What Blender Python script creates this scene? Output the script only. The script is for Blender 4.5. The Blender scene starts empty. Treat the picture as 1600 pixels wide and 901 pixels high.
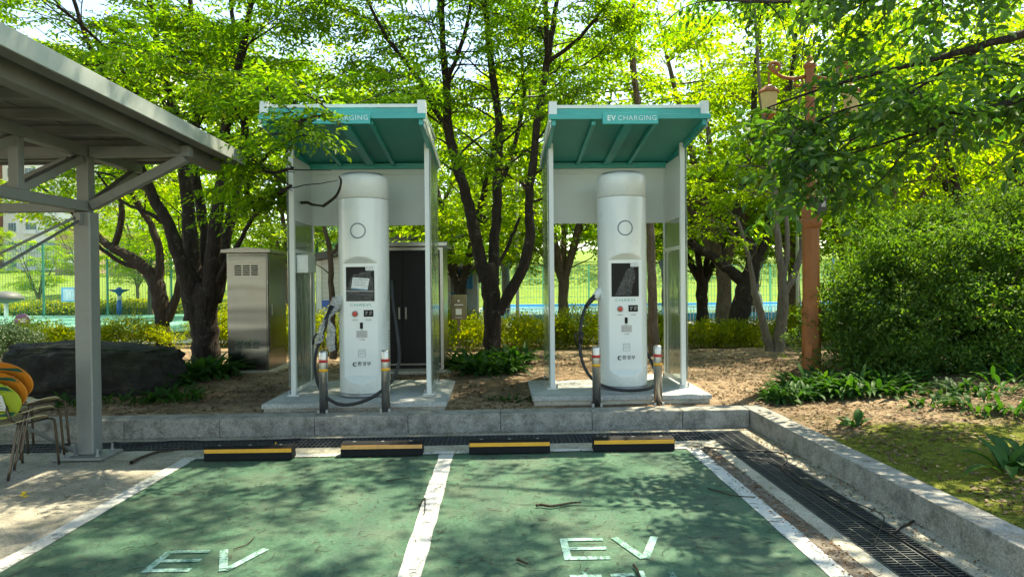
import bpy, bmesh, math, random
import numpy as np
from mathutils import Vector, Matrix
R_ = math.radians
SC = bpy.context.scene
COL = SC.collection
# ------------------------------------------------------------------ camera
F, CAMH = 1060.0, 1.63
YAW, PITCH, ROLL = math.atan(20/F), math.atan(10.5/F), R_(0.55)
CM = Matrix.Rotation(-YAW, 3, 'Z') @ Matrix.Rotation(R_(90)-PITCH, 3, 'X') @ Matrix.Rotation(-ROLL, 3, 'Z')
cd = bpy.data.cameras.new('camera'); cam = bpy.data.objects.new('camera', cd); COL.objects.link(cam)
cam.location = (0, 0, CAMH); cam.rotation_euler = CM.to_euler()
cd.sensor_width = 36.0; cd.lens = 36.0*F/1600.0; cd.clip_start = 0.05; cd.clip_end = 1500
SC.camera = cam
# ------------------------------------------------------------------ light
SUNDIR = Vector((0.36, 0.34, 0.87)).normalized()          # towards the sun
sun_el = math.asin(SUNDIR.z); sun_az = math.atan2(SUNDIR.x, SUNDIR.y)
w = bpy.data.worlds.new('World'); SC.world = w; w.use_nodes = True
nt = w.node_tree; nt.nodes.clear()
sky = nt.nodes.new('ShaderNodeTexSky'); sky.sky_type = 'NISHITA'; sky.sun_disc = False
sky.sun_elevation = sun_el; sky.sun_rotation = sun_az; sky.dust_density = .5; sky.air_density = 1.0; sky.ozone_density = 1.0
bg = nt.nodes.new('ShaderNodeBackground'); bg.inputs[1].default_value = 0.15
wo = nt.nodes.new('ShaderNodeOutputWorld'); nt.links.new(sky.outputs[0], bg.inputs[0]); nt.links.new(bg.outputs[0], wo.inputs[0])
sl = bpy.data.lights.new('sun', 'SUN'); sl.energy = 4.3; sl.angle = R_(0.55); sl.color = (1.0, 0.95, 0.86)
so = bpy.data.objects.new('sun', sl); COL.objects.link(so); so.rotation_euler = SUNDIR.to_track_quat('Z', 'Y').to_euler()
SC.view_settings.view_transform = 'Standard'; SC.view_settings.look = 'None'
SC.view_settings.exposure = 1.62; SC.view_settings.gamma = 1.0; SC.view_settings.use_curve_mapping = False
SC.view_settings.use_white_balance = True; SC.view_settings.white_balance_temperature = 8000; SC.view_settings.white_balance_tint = 4
SC.render.engine = 'CYCLES'
cy = SC.cycles
cy.use_denoising = True; cy.max_bounces = 12; cy.diffuse_bounces = 7; cy.glossy_bounces = 4; cy.transmission_bounces = 7; cy.transparent_max_bounces = 12
cy.caustics_reflective = False; cy.caustics_refractive = False; cy.sample_clamp_indirect = 6.0
cy.use_adaptive_sampling = True; cy.adaptive_threshold = 0.02
# ------------------------------------------------------------------ helpers
def ray(px, py):
    return CM @ Vector(((px-800)/F, -(py-450.5)/F, -1.0))
def at(px, py, Y):
    """point seen in the photo at (px,py), standing Y metres in front of the camera"""
    r = ray(px, py); return Vector((0, 0, CAMH)) + r*(Y/r.y)
def gz(px, py, z):
    r = ray(px, py); return Vector((0, 0, CAMH)) + r*((z-CAMH)/r.z)

def origin(o):
    v = Vector((0, 0, 0))
    while o is not None:
        v += o.location; o = o.parent
    return v
def tag(o, label=None, cat=None, group=None, kind=None):
    if label: o['label'] = label
    if cat: o['category'] = cat
    if group: o['group'] = group
    if kind: o['kind'] = kind
    return o
def empty(name, loc, label, cat, group=None):
    o = bpy.data.objects.new(name, None); COL.objects.link(o); o.location = loc
    o.empty_display_size = 0.2
    return tag(o, label, cat, group)
def copy_tree(o, parent=None):
    c = o.copy(); COL.objects.link(c); c.parent = parent
    for ch in list(o.children): copy_tree(ch, c)
    return c

class MB:
    def __init__(s): s.v = []; s.f = []; s.sm = []; s.n = 0
    def add(s, V, Fc, smooth=False):
        k = s.n; V = [tuple(p) for p in V]
        s.v += V; s.n += len(V); s.f += [tuple(k+i for i in f) for f in Fc]; s.sm += [smooth]*len(Fc)
        return s
    def box(s, c, d, M=None):
        V = []
        for x in (-.5, .5):
            for y in (-.5, .5):
                for z in (-.5, .5):
                    p = Vector((x*d[0], y*d[1], z*d[2]))
                    if M is not None: p = M @ p
                    V.append(p+Vector(c))
        return s.add(V, [(0,1,3,2),(4,6,7,5),(0,4,5,1),(2,3,7,6),(0,2,6,4),(1,5,7,3)])
    def bb(s, x0, x1, y0, y1, z0, z1):
        return s.box(((x0+x1)/2, (y0+y1)/2, (z0+z1)/2), (abs(x1-x0), abs(y1-y0), abs(z1-z0)))
    def bar(s, a, b, w, h):
        a = Vector(a); b = Vector(b); d = b-a; L = d.length; d.normalize()
        up = Vector((0,0,1)) if abs(d.z) < .95 else Vector((0,1,0))
        x = d.cross(up).normalized(); z = x.cross(d).normalized()
        M = Matrix((x, d, z)).transposed()
        return s.box((a+b)/2, (w, L, h), M)
    def tube(s, pts, rad, n=8, cap=True, smooth=True):
        pts = [Vector(p) for p in pts]
        if not hasattr(rad, '__len__'): rad = [rad]*len(pts)
        V = []; Fc = []; px = None
        for i, p in enumerate(pts):
            if i == 0: t = pts[1]-pts[0]
            elif i == len(pts)-1: t = pts[-1]-pts[-2]
            else: t = pts[i+1]-pts[i-1]
            t = t.normalized() if t.length > 1e-9 else Vector((0,0,1))
            if px is None:
                px = t.cross(Vector((0,0,1)) if abs(t.z) < .9 else Vector((1,0,0))).normalized()
            else:
                px = (px - t*px.dot(t)).normalized()
            q = t.cross(px)
            for k in range(n):
                a = 2*math.pi*k/n
                V.append(p + (px*math.cos(a)+q*math.sin(a))*rad[i])
        for i in range(len(pts)-1):
            for k in range(n):
                k2 = (k+1) % n
                Fc.append((i*n+k, i*n+k2, (i+1)*n+k2, (i+1)*n+k))
        s.add(V, Fc, smooth)
        if cap:
            k = s.n-len(V)
            s.f.append(tuple(k+j for j in range(n-1, -1, -1))); s.sm.append(False)
            s.f.append(tuple(k+(len(pts)-1)*n+j for j in range(n))); s.sm.append(False)
        return s
    def lathe(s, prof, c=(0,0,0), n=32, smooth=True, rot=0.0):
        V = []; Fc = []
        for (r, z) in prof:
            for k in range(n):
                a = 2*math.pi*k/n+rot
                V.append((c[0]+r*math.cos(a), c[1]+r*math.sin(a), c[2]+z))
        for i in range(len(prof)-1):
            for k in range(n):
                k2 = (k+1) % n
                Fc.append((i*n+k, i*n+k2, (i+1)*n+k2, (i+1)*n+k))
        s.add(V, Fc, smooth)
        k = s.n-len(V)
        s.f.append(tuple(k+j for j in range(n-1, -1, -1))); s.sm.append(False)
        s.f.append(tuple(k+(len(prof)-1)*n+j for j in range(n))); s.sm.append(False)
        return s
    def prism(s, poly, axis, a, b):
        """poly in the two other axes, extruded along axis from a to b"""
        def P(u, v, t):
            return (t, u, v) if axis == 0 else ((u, t, v) if axis == 1 else (u, v, t))
        n = len(poly)
        V = [P(u, v, a) for u, v in poly]+[P(u, v, b) for u, v in poly]
        return s.add(V, [tuple(range(n-1, -1, -1)), tuple(range(n, 2*n))]+[(i, (i+1) % n, n+(i+1) % n, n+i) for i in range(n)])
    def build(s, name, mat, parent=None, bevel=0.0, seg=2):
        me = bpy.data.meshes.new(name)
        me.from_pydata(s.v, [], s.f)
        me.polygons.foreach_set('use_smooth', s.sm)
        o = bpy.data.objects.new(name, me); COL.objects.link(o)
        if parent is not None:
            w = origin(parent); me.transform(Matrix.Translation(-w)); o.parent = parent
        bm = bmesh.new(); bm.from_mesh(me); bmesh.ops.recalc_face_normals(bm, faces=bm.faces); bm.to_mesh(me); bm.free()
        me.materials.append(mat)
        if bevel:
            m = o.modifiers.new('bevel', 'BEVEL'); m.width = bevel; m.segments = seg; m.limit_method = 'ANGLE'; m.angle_limit = R_(40)
            m.harden_normals = False
        return o

def raw_mesh(name, V, Q, mat, parent=None, smooth=False):
    """fast numpy mesh of quads (Q: n x 4)"""
    V = np.asarray(V, dtype=np.float32); Q = np.asarray(Q, dtype=np.int32)
    if parent is not None: V = V - np.array(origin(parent), dtype=np.float32)
    me = bpy.data.meshes.new(name)
    k = Q.shape[1]
    me.vertices.add(len(V)); me.vertices.foreach_set('co', V.ravel())
    me.loops.add(Q.size); me.loops.foreach_set('vertex_index', Q.ravel())
    me.polygons.add(len(Q)); me.polygons.foreach_set('loop_start', np.arange(len(Q), dtype=np.int32)*k)
    me.polygons.foreach_set('use_smooth', np.full(len(Q), smooth))
    me.update(calc_edges=True); me.materials.append(mat)
    o = bpy.data.objects.new(name, me); COL.objects.link(o)
    if parent is not None: o.parent = parent
    return o

def catmull(P, n=6):
    P = [Vector(p) for p in P]; P = [P[0]*2-P[1]]+P+[P[-1]*2-P[-2]]; out = []
    for i in range(1, len(P)-2):
        for k in range(n):
            t = k/n; a, b, c, d = P[i-1], P[i], P[i+1], P[i+2]
            out.append(.5*((2*b)+(c-a)*t+(2*a-5*b+4*c-d)*t*t+(3*b-a-3*c+d)*t**3))
    out.append(P[-2]); return out

_font_cache = {}
def text_mesh(name, body, size, loc, rot, mat, parent, depth=0.002, scale=(1,1), align='CENTER', weight=0.0, valign='CENTER', shear=0.0, spacing=1.0):
    cu = bpy.data.curves.new(name, 'FONT'); cu.body = body; cu.size = size; cu.extrude = depth; cu.align_x = align; cu.align_y = valign
    cu.offset = weight; cu.shear = shear; cu.space_character = spacing; cu.resolution_u = 3
    t = bpy.data.objects.new(name, cu); COL.objects.link(t)
    dg = bpy.context.evaluated_depsgraph_get(); dg.update()
    me = bpy.data.meshes.new_from_object(t.evaluated_get(dg))
    bpy.data.objects.remove(t); bpy.data.curves.remove(cu)
    me.transform(Matrix.Diagonal((scale[0], scale[1], 1, 1)))
    me.transform(Matrix.Translation(Vector(loc)) @ rot.to_4x4())
    if parent is not None: me.transform(Matrix.Translation(-origin(parent)))
    me.materials.clear(); me.materials.append(mat)
    o = bpy.data.objects.new(name, me); COL.objects.link(o); o.parent = parent
    return o
FRONT = Matrix.Rotation(R_(90), 3, 'X')     # text facing the camera (-Y)

# ------------------------------------------------------------------ materials
class N:
    def __init__(s, name):
        s.m = bpy.data.materials.new(name); s.m.use_nodes = True; s.t = s.m.node_tree; s.t.nodes.clear()
        s.out = s.t.nodes.new('ShaderNodeOutputMaterial')
    def n(s, typ, **kw):
        x = s.t.nodes.new('ShaderNode'+typ)
        for k, v in kw.items(): setattr(x, k, v)
        return x
    def l(s, a, b): s.t.links.new(a, b); return s
    def coord(s, sc=(1,1,1), world=False):
        if world: src = s.n('NewGeometry').outputs['Position']
        else: src = s.n('TexCoord').outputs['Object']
        mp = s.n('Mapping'); mp.inputs['Scale'].default_value = sc; s.l(src, mp.inputs[0]); return mp.outputs[0]
    def noise(s, scale, detail=4, rough=.6, co=None, dist=0.0):
        x = s.n('TexNoise'); x.inputs['Scale'].default_value = scale; x.inputs['Detail'].default_value = detail
        x.inputs['Roughness'].default_value = rough; x.inputs['Distortion'].default_value = dist
        if co is not None: s.l(co, x.inputs['Vector'])
        return x.outputs['Fac']
    def ramp(s, fac, stops):
        r = s.n('ValToRGB'); s.l(fac, r.inputs[0]); e = r.color_ramp.elements
        while len(e) < len(stops): e.new(.5)
        for i, (p, c) in enumerate(stops):
            e[i].position = p; e[i].color = (c[0], c[1], c[2], 1) if hasattr(c, '__len__') else (c, c, c, 1)
        return r.outputs[0]
    def mix(s, fac, a, b, mode='MIX'):
        x = s.n('MixRGB', blend_type=mode)
        for i, v in ((0, fac), (1, a), (2, b)):
            if isinstance(v, (int, float)): x.inputs[i].default_value = v
            elif isinstance(v, tuple): x.inputs[i].default_value = (*v, 1)
            else: s.l(v, x.inputs[i])
        return x.outputs[0]
    def math(s, op, a, b=0.0, c=0.0):
        x = s.n('Math', operation=op)
        for i, v in ((0, a), (1, b), (2, c)):
            if isinstance(v, (int, float)): x.inputs[i].default_value = v
            else: s.l(v, x.inputs[i])
        return x.outputs[0]
    def bump(s, h, strength=.3, dist=.01):
        b = s.n('Bump'); b.inputs['Strength'].default_value = strength; b.inputs['Distance'].default_value = dist
        s.l(h, b.inputs['Height']); return b.outputs[0]
    def pbr(s, col, rough=.5, metal=0.0, spec=.5, normal=None, coat=0.0):
        p = s.n('BsdfPrincipled')
        for k, v in (('Base Color', col), ('Roughness', rough), ('Metallic', metal)):
            if isinstance(v, tuple): p.inputs[k].default_value = (*v, 1)
            elif isinstance(v, (int, float)): p.inputs[k].default_value = v
            else: s.l(v, p.inputs[k])
        p.inputs['Specular IOR Level'].default_value = spec; p.inputs['Coat Weight'].default_value = coat; p.inputs['Coat Roughness'].default_value = .08
        if normal is not None: s.l(normal, p.inputs['Normal'])
        return p.outputs[0]
    def done(s, sh): s.l(sh, s.out.inputs[0]); return s.m

def simple(name, col, rough=.5, metal=0.0, var=.12, sc=6.0, bump=0.0, bsc=60, dirt=None, spec=.5, coat=0.0, world=False):
    m = N(name); co = m.coord(world=world)
    f = m.noise(sc, 5, .65, co)
    c = m.ramp(f, [(.3, tuple(x*(1-var) for x in col)), (.7, tuple(min(1, x*(1+var)) for x in col))])
    if dirt:
        f2 = m.noise(sc*2.7, 8, .75, co)
        k = m.ramp(f2, [(dirt[1], 0), (dirt[1]+.12, 1)]); c = m.mix(m.math('MULTIPLY', k, dirt[2] if len(dirt) > 2 else .8), c, dirt[0])
    rr = m.ramp(f, [(.2, rough*.85), (.8, min(1, rough*1.15))])
    nm = m.bump(m.noise(bsc, 6, .6, co), bump, .01) if bump else None
    return m.done(m.pbr(c, rr, metal, spec, nm, coat))

def leafmat(name, c1, c2, trans=.5, tcol=None, gloss=.08, third=None):
    m = N(name)
    g = m.n('NewGeometry'); rnd = g.outputs['Random Per Island']
    stops = [(0, c1), (1, c2)] if third is None else [(0, c1), (.85, c2), (1, third)]
    c = m.ramp(rnd, stops)
    big = m.noise(.9, 2, .5, m.coord(world=True))
    c = m.mix(1.0, c, m.ramp(big, [(.3, .72), (.7, 1.25)]), 'MULTIPLY')
    d = m.n('BsdfDiffuse'); m.l(c, d.inputs[0])
    t = m.n('BsdfTranslucent')
    tc = m.mix(1.0, c, tcol or (1.6, 1.5, .55), 'MULTIPLY'); m.l(tc, t.inputs[0])
    x = m.n('MixShader'); x.inputs[0].default_value = trans; m.l(d.outputs[0], x.inputs[1]); m.l(t.outputs[0], x.inputs[2])
    gl = m.n('BsdfGlossy'); gl.inputs['Roughness'].default_value = .5; gl.inputs[0].default_value = (.6, .65, .55, 1)
    y = m.n('MixShader'); y.inputs[0].default_value = gloss; m.l(x.outputs[0], y.inputs[1]); m.l(gl.outputs[0], y.inputs[2])
    return m.done(y.outputs[0])
# ------------------------------------------------------------------ ground materials
SK = 0.02                                        # the back kerb line turns slightly against the bay lines
def ky(x, y): return y + SK*x
def debris_fac(m, co):                            # fine fallen needles and twigs stain
    a = m.noise(55, 3, .7, co, .8); return m.ramp(a, [(.66, 0), (.7, 1)])
m = N('green_paint'); co = m.coord(world=True)
c = m.ramp(m.noise(2.2, 6, .7, co), [(.3, (.032, .088, .052)), (.5, (.045, .112, .068)), (.72, (.070, .140, .090))])
gr = m.ramp(m.noise(38, 6, .9, co), [(.36, .55), (.5, 1.0), (.64, 1.5)]); c = m.mix(.9, c, gr, 'MULTIPLY')
dusty = m.ramp(m.noise(1.6, 7, .8, m.coord((1, .8, 1), True)), [(.46, 0), (.62, 1)]); c = m.mix(m.math('MULTIPLY', dusty, .38), c, (.115, .115, .085))
crk = m.n('TexVoronoi', feature='DISTANCE_TO_EDGE'); crk.inputs['Scale'].default_value = 1.1; m.l(m.mix(.12, co, m.n('TexNoise').outputs['Color'], 'ADD'), crk.inputs['Vector'])
ck = m.ramp(crk.outputs['Distance'], [(.0, 1), (.006, 0)]); c = m.mix(m.math('MULTIPLY', ck, m.math('MULTIPLY', dusty, .6)), c, (.02, .035, .028))
wear = m.ramp(m.noise(110, 4, .85, co), [(.54, 0), (.64, 1)]); c = m.mix(m.math('MULTIPLY', wear, .55), c, (.14, .19, .14))
pit = m.ramp(m.noise(70, 5, .85, co), [(.34, 1), (.42, 0)]); c = m.mix(m.math('MULTIPLY', pit, .7), c, (.018, .045, .032))
spots = m.ramp(m.noise(.8, 8, .78, co), [(.60, 0), (.72, 1)]); c = m.mix(m.math('MULTIPLY', spots, .45), c, (.16, .17, .12))
c = m.mix(m.math('MULTIPLY', debris_fac(m, co), .55), c, (.10, .055, .035))
dk = m.ramp(m.noise(1.1, 5, .7, m.coord((1, 1.6, 1), True)), [(.25, .7), (.42, 1)]); c = m.mix(1.0, c, dk, 'MULTIPLY')
tw_ = m.n('SeparateXYZ'); m.l(co, tw_.inputs[0]); tr = m.math('ABSOLUTE', m.math('SUBTRACT', m.math('ABSOLUTE', m.math('SUBTRACT', m.math('PINGPONG', m.math('ADD', tw_.outputs[0], 2.9), 1.195), 1.195)), .78)); tr = m.ramp(tr, [(.06, 1), (.16, 0)])
c = m.mix(m.math('MULTIPLY', tr, m.math('MULTIPLY', m.noise(5, 6, .75, co), .55)), c, (.030, .060, .050))
M_GREEN = m.done(m.pbr(c, .82, 0, .25, m.bump(m.noise(220, 4, .7, co), .35, .004)))

def paint_white(name, base, thr, under):
    m = N(name); co = m.coord(world=True)
    f = m.noise(45, 8, .8, co); f2 = m.noise(3.5, 4, .6, co)
    k = m.ramp(m.math('ADD', m.math('MULTIPLY', f, .7), m.math('MULTIPLY', f2, .3)), [(thr, 0), (thr+.05, 1)])
    c = m.mix(k, base, under)
    c = m.mix(m.math('MULTIPLY', debris_fac(m, co), .5), c, (.15, .09, .06))
    return m.done(m.pbr(c, .75, 0, .3, m.bump(m.noise(200, 4, .7, co), .3, .003)))
M_WHITE = paint_white('white_line_paint', (.50, .51, .49), .52, (.22, .25, .22))
M_LETTER = paint_white('letter_paint', (.25, .43, .38), .49, (.07, .17, .125))

def concrete(name, base, dark, sc=3.0, bumpv=.4, moss=0.0, speck=True):
    m = N(name); co = m.coord(world=True)
    c = m.ramp(m.noise(sc, 8, .72, co), [(.3, dark), (.55, base), (.8, tuple(min(1, v*1.15) for v in base))])
    if speck:
        sp = m.ramp(m.noise(75, 5, .9, co), [(.38, .5), (.5, 1.0), (.62, 1.5)]); c = m.mix(.85, c, sp, 'MULTIPLY')
    st = m.ramp(m.noise(1.7, 7, .8, m.coord((1, 1, .6), True)), [(.52, 0), (.66, 1)]); c = m.mix(m.math('MULTIPLY', st, .45), c, tuple(v*.55 for v in dark))
    if moss:
        k = m.ramp(m.noise(4.2, 7, .75, co), [(.52, 0), (.62, 1)]); c = m.mix(m.math('MULTIPLY', k, moss), c, (.09, .11, .035))
    return m.done(m.pbr(c, .88, 0, .25, m.bump(m.noise(90, 8, .75, co), bumpv, .006)))
M_CONC = concrete('concrete', (.33, .31, .255), (.20, .19, .15), 2.6, moss=.25)
M_CONC2 = concrete('concrete_strip', (.37, .355, .29), (.22, .21, .165), 3.5, moss=.35)
M_GRANITE = concrete('granite_kerb', (.30, .295, .265), (.11, .108, .098), 7.0, .8, moss=.2)
M_SLAB = concrete('platform_concrete', (.40, .42, .41), (.27, .28, .27), 2.2, .3)
M_SLAB2 = concrete('plinth_concrete', (.42, .40, .33), (.27, .25, .20), 3, .4)
m = N('gutter_dirt'); co = m.coord(world=True)
c = m.ramp(m.noise(18, 8, .8, co), [(.3, (.06, .05, .04)), (.5, (.17, .15, .12)), (.7, (.33, .31, .26))])
c = m.mix(m.math('MULTIPLY', m.ramp(m.noise(3, 6, .7, co), [(.48, 0), (.62, 1)]), .7), c, (.12, .075, .05))
M_DIRT = m.done(m.pbr(c, .95, 0, .2, m.bump(m.noise(120, 6, .8, co), .8, .01)))

m = N('bed_soil'); co = m.coord(world=True)
sep = m.n('SeparateXYZ'); m.l(co, sep.inputs[0]); X, Y = sep.outputs[0], sep.outputs[1]
n1 = m.noise(1.3, 7, .7, co); n2 = m.noise(40, 6, .8, co); n3 = m.noise(6, 8, .75, co)
soil = m.ramp(n3, [(.3, (.16, .105, .062)), (.5, (.30, .215, .135)), (.7, (.44, .34, .23))])
soil = m.mix(.85, soil, m.ramp(n2, [(.38, .4), (.5, .95), (.62, 1.35)]), 'MULTIPLY')
litter = m.ramp(m.noise(.7, 6, .75, co), [(.46, 0), (.6, 1)])
soil = m.mix(m.math('MULTIPLY', litter, .7), soil, (.075, .052, .035))
moss = m.ramp(m.noise(14, 6, .8, co), [(.3, (.055, .075, .012)), (.5, (.125, .150, .018)), (.72, (.24, .24, .035))])
# moss grows on the strip along the right kerb
a = m.math('SUBTRACT', 5.8, X); a = m.math('MULTIPLY', a, .6)
b = m.math('SUBTRACT', 6.8, Y); b = m.math('MULTIPLY', b, .8)
k = m.math('MINIMUM', a, b); k = m.math('ADD', k, m.math('MULTIPLY', m.math('SUBTRACT', n1, .5), 3.2))
k = m.ramp(k, [(.2, 0), (.6, 1)]); k2 = m.math('GREATER_THAN', X, 2.0); k = m.math('MULTIPLY', k, k2)
k = m.math('MULTIPLY', k, m.ramp(n3, [(.28, .35), (.45, 1)]))
c = m.mix(k, soil, moss)
# lawn farther back
g = m.math('SUBTRACT', Y, 24.5); g = m.math('ADD', g, m.math('MULTIPLY', m.math('SUBTRACT', n1, .5), 3)); g = m.ramp(g, [(0, 0), (1, 1)])
grass = m.ramp(m.noise(3, 8, .8, co), [(.3, (.085, .14, .02)), (.55, (.16, .24, .035)), (.75, (.26, .32, .07))])
c = m.mix(g, c, grass)
M_SOIL = m.done(m.pbr(c, .95, 0, .15, m.bump(m.math('ADD', n2, n3), .9, .02)))

# ------------------------------------------------------------------ ground geometry
def soilz(x, y):
    """height of the planted beds"""
    n = .03*math.sin(1.3*x+.7*y)+.025*math.sin(2.1*y-1.7*x+1)+.012*math.sin(5*x+3*y)
    base = .17
    if y > 7.6 or x > 3:
        d = max(min((y-7.7)/2.0, 1) if y > 7.7 else 0, min((x-3.0)/2.0, 1) if x > 3 else 0)
        base = .165 + .13*d + n*d
        if y < 12 and x > 3.4: base += .10*min(1, (x-3.4)/3)
    if y > 12: 
        t = min(1, (y-12)/6); base = base*(1-t)+.12*t
    if y > 38:
        t = min(1, (y-38)/22.0); t = t*t*(3-2*t)
        base += (1.5+1.7*min(1, max(0, (x+17)/10)))*t
    if y > 60: base += (y-60)*.05
    return base
def axis(parts):
    out = []
    for a, b, st in parts:
        n = max(1, int(round((b-a)/st)))
        out += [a+(b-a)*i/n for i in range(n)]
    out.append(parts[-1][1]); return out
XB = 2.93; YB = 7.50
xs = axis([(-140, -30, 6), (-30, -10, 1.0), (-10, XB, .2), (XB, 9, .2), (9, 30, 1.0), (30, 140, 6)])
ys = axis([(-14, -1, 1), (-1, YB, .2), (YB, 14, .2), (14, 30, .8), (30, 70, 2), (70, 260, 10)])
V = []; Q = []
for j, y in enumerate(ys):
    for i, x in enumerate(xs):
        yy = ky(x, y) if y < 12 and abs(x) < 12 else y
        V.append((x, yy, soilz(x, yy)))
nx = len(xs)
for j in range(len(ys)-1):
    for i in range(nx-1):
        xm = (xs[i]+xs[i+1])/2; ym = (ys[j]+ys[j+1])/2
        if xm < XB and ym < YB: continue
        Q.append((j*nx+i, j*nx+i+1, (j+1)*nx+i+1, (j+1)*nx+i))
o = raw_mesh('soil_ground', V, Q, M_SOIL, smooth=True); tag(o, 'brown soil bed with moss and grass', kind='structure')

def sheet(name, poly, z, mat, label):
    me = bpy.data.meshes.new(name); me.from_pydata([(x, y, z) for x, y in poly], [], [tuple(range(len(poly)))])
    me.materials.append(mat); o = bpy.data.objects.new(name, me); COL.objects.link(o); return tag(o, label, kind='structure')
# big base sheet of concrete paving under everything
sheet('ground', [(-400, -400), (400, -400), (400, 600), (-400, 600)], -.42, M_DIRT, 'bare earth reaching the horizon')
# slab under the parking area, with the drain channels left open
o = MB()
GX0, GX1 = 2.17, 2.575; GY0, GY1 = 6.80, 7.22
def skbox(mb, x0, x1, y0, y1, z0, z1, sk=True):
    f = ky if sk else (lambda x, y: y)
    V = [(x0, f(x0, y0)), (x1, f(x1, y0)), (x1, f(x1, y1)), (x0, f(x0, y1))]
    mb.add([(a, b, z0) for a, b in V]+[(a, b, z1) for a, b in V], [(0,3,2,1), (4,5,6,7), (0,1,5,4), (1,2,6,5), (2,3,7,6), (3,0,4,7)])
p = MB(); p.bb(-30, GX0-.12, -30, 6.5, -.3, -.004); p.build('paving', M_CONC); tag(bpy.data.objects['paving'], 'pale worn concrete paving', kind='structure')
p = MB()
skbox(p, -30, GX0-.12, 6.50, GY0, -.3, .0)
p.add([(GX0-.12, -20, -.3), (GX0, -20, -.3), (GX0, ky(GX0, GY0), -.3), (GX0-.12, ky(GX0-.12, GY0), -.3),
       (GX0-.12, -20, .0), (GX0, -20, .0), (GX0, ky(GX0, GY0), .0), (GX0-.12, ky(GX0-.12, GY0), .0)], [(0,3,2,1), (4,5,6,7), (0,1,5,4), (1,2,6,5), (2,3,7,6), (3,0,4,7)])
skbox(p, -30, XB, GY1, YB, -.3, .002)
p.bb(GX1, 2.78, -20, GY1+.04, -.3, .001)
p.build('drain_surround', M_CONC2); tag(bpy.data.objects['drain_surround'], 'pale concrete edging of the drain', kind='structure')
# channel bottom
p = MB(); skbox(p, -30, GX1+.1, GY0-.05, GY1+.05, -.4, -.28); p.bb(GX0-.05, GX1+.05, -20, GY0, -.4, -.281)
p.build('drain_channel', simple('channel', (.05, .045, .035), .95, 0, .4, 8, .5, 50)); tag(bpy.data.objects['drain_channel'], 'dark bottom of the drain', kind='structure')

sheet('parking_surface', [(-2.85, -3), (1.86, -3), (1.86, ky(1.86, 6.46)), (-2.85, ky(-2.85, 6.46))], .004, M_GREEN, 'green painted parking bays')
sheet('gravel_strip', [(1.86, -3), (GX0-.13, -3), (GX0-.13, ky(2, 6.46)), (1.86, ky(1.86, 6.46))], .004, M_DIRT, 'dirt and gravel beside the bay line')
def jag(x0, x1, y0, y1, seed):
    """painted line with slightly uneven edges"""
    r = random.Random(seed); n = 60; L = []; Rr = []
    for i in range(n+1):
        y = y0+(y1-y0)*i/n; L.append((x0+r.uniform(-.005, .005), y)); Rr.append((x1+r.uniform(-.005, .005), y))
    return L+Rr[::-1]
def strip(name, pts, z, mat, label):
    n = len(pts)//2; me = bpy.data.meshes.new(name)
    L = pts[:n]; Rr = pts[n:][::-1]; V = [(x, y, z) for x, y in L]+[(x, y, z) for x, y in Rr]
    me.from_pydata(V, [], [(i, n+i, n+i+1, i+1) for i in range(n-1)]); me.materials.append(mat)
    o = bpy.data.objects.new(name, me); COL.objects.link(o); return tag(o, label, kind='structure')
strip('painted_line', jag(-2.975, -2.85, -3, 6.42, 1), .008, M_WHITE, 'white line on the left edge of the bays')
strip('painted_line', jag(-.58, -.445, -3, 6.50, 2), .008, M_WHITE, 'white line between the two bays')
strip('painted_line', jag(1.79, 1.915, -3, 6.50, 3), .008, M_WHITE, 'white line on the right edge of the bays')
sheet('painted_line', [(-2.85, ky(-2.85, 6.40)), (1.80, ky(1.8, 6.44)), (1.80, ky(1.8, 6.53)), (-2.85, ky(-2.85, 6.50))], .0125, M_WHITE, 'white line across the head of the bays')

# letters painted on the green bays
def letter_bar(mb, a, b, w, z=.009):
    a = Vector((*a, 0)); b = Vector((*b, 0)); d = (b-a).normalized(); q = Vector((-d.y, d.x, 0))*w/2
    mb.add([(*(a-q).xy, z), (*(b-q).xy, z), (*(b+q).xy, z), (*(a+q).xy, z)], [(0, 1, 2, 3)])
def EV(cx, y0, y1, label):
    mb = MB(); w = .045; x = cx-.30
    letter_bar(mb, (x+w/2, y0), (x+w/2, y1), w)
    for yy, z in ((y0+w/2, .0094), ((y0+y1)/2, .0098), (y1-w/2, .0102)): letter_bar(mb, (x+w, yy), (x+.27, yy), w, z)
    letter_bar(mb, (cx+.045, y1), (cx+.165, y0), w*1.05, .0106); letter_bar(mb, (cx+.30, y1), (cx+.172, y0), w*1.05, .0111)
    return tag(mb.build('bay_marking', M_LETTER), label, kind='structure')
EV(-1.745, 3.86, 4.17, 'pale EV letters painted on the left bay')
EV(.665, 3.93, 4.26, 'pale EV letters painted on the right bay')
for cx, cyy in ((-1.745, 3.47), (.70, 3.54)):
    t = text_mesh('bay_marking', '충전소', .42, (cx, cyy, .0094), Matrix.Identity(3), M_LETTER, None, depth=0, scale=(.62, 1.0), weight=.004)
    tag(t, 'row of painted characters under the EV letters', kind='structure')

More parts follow.
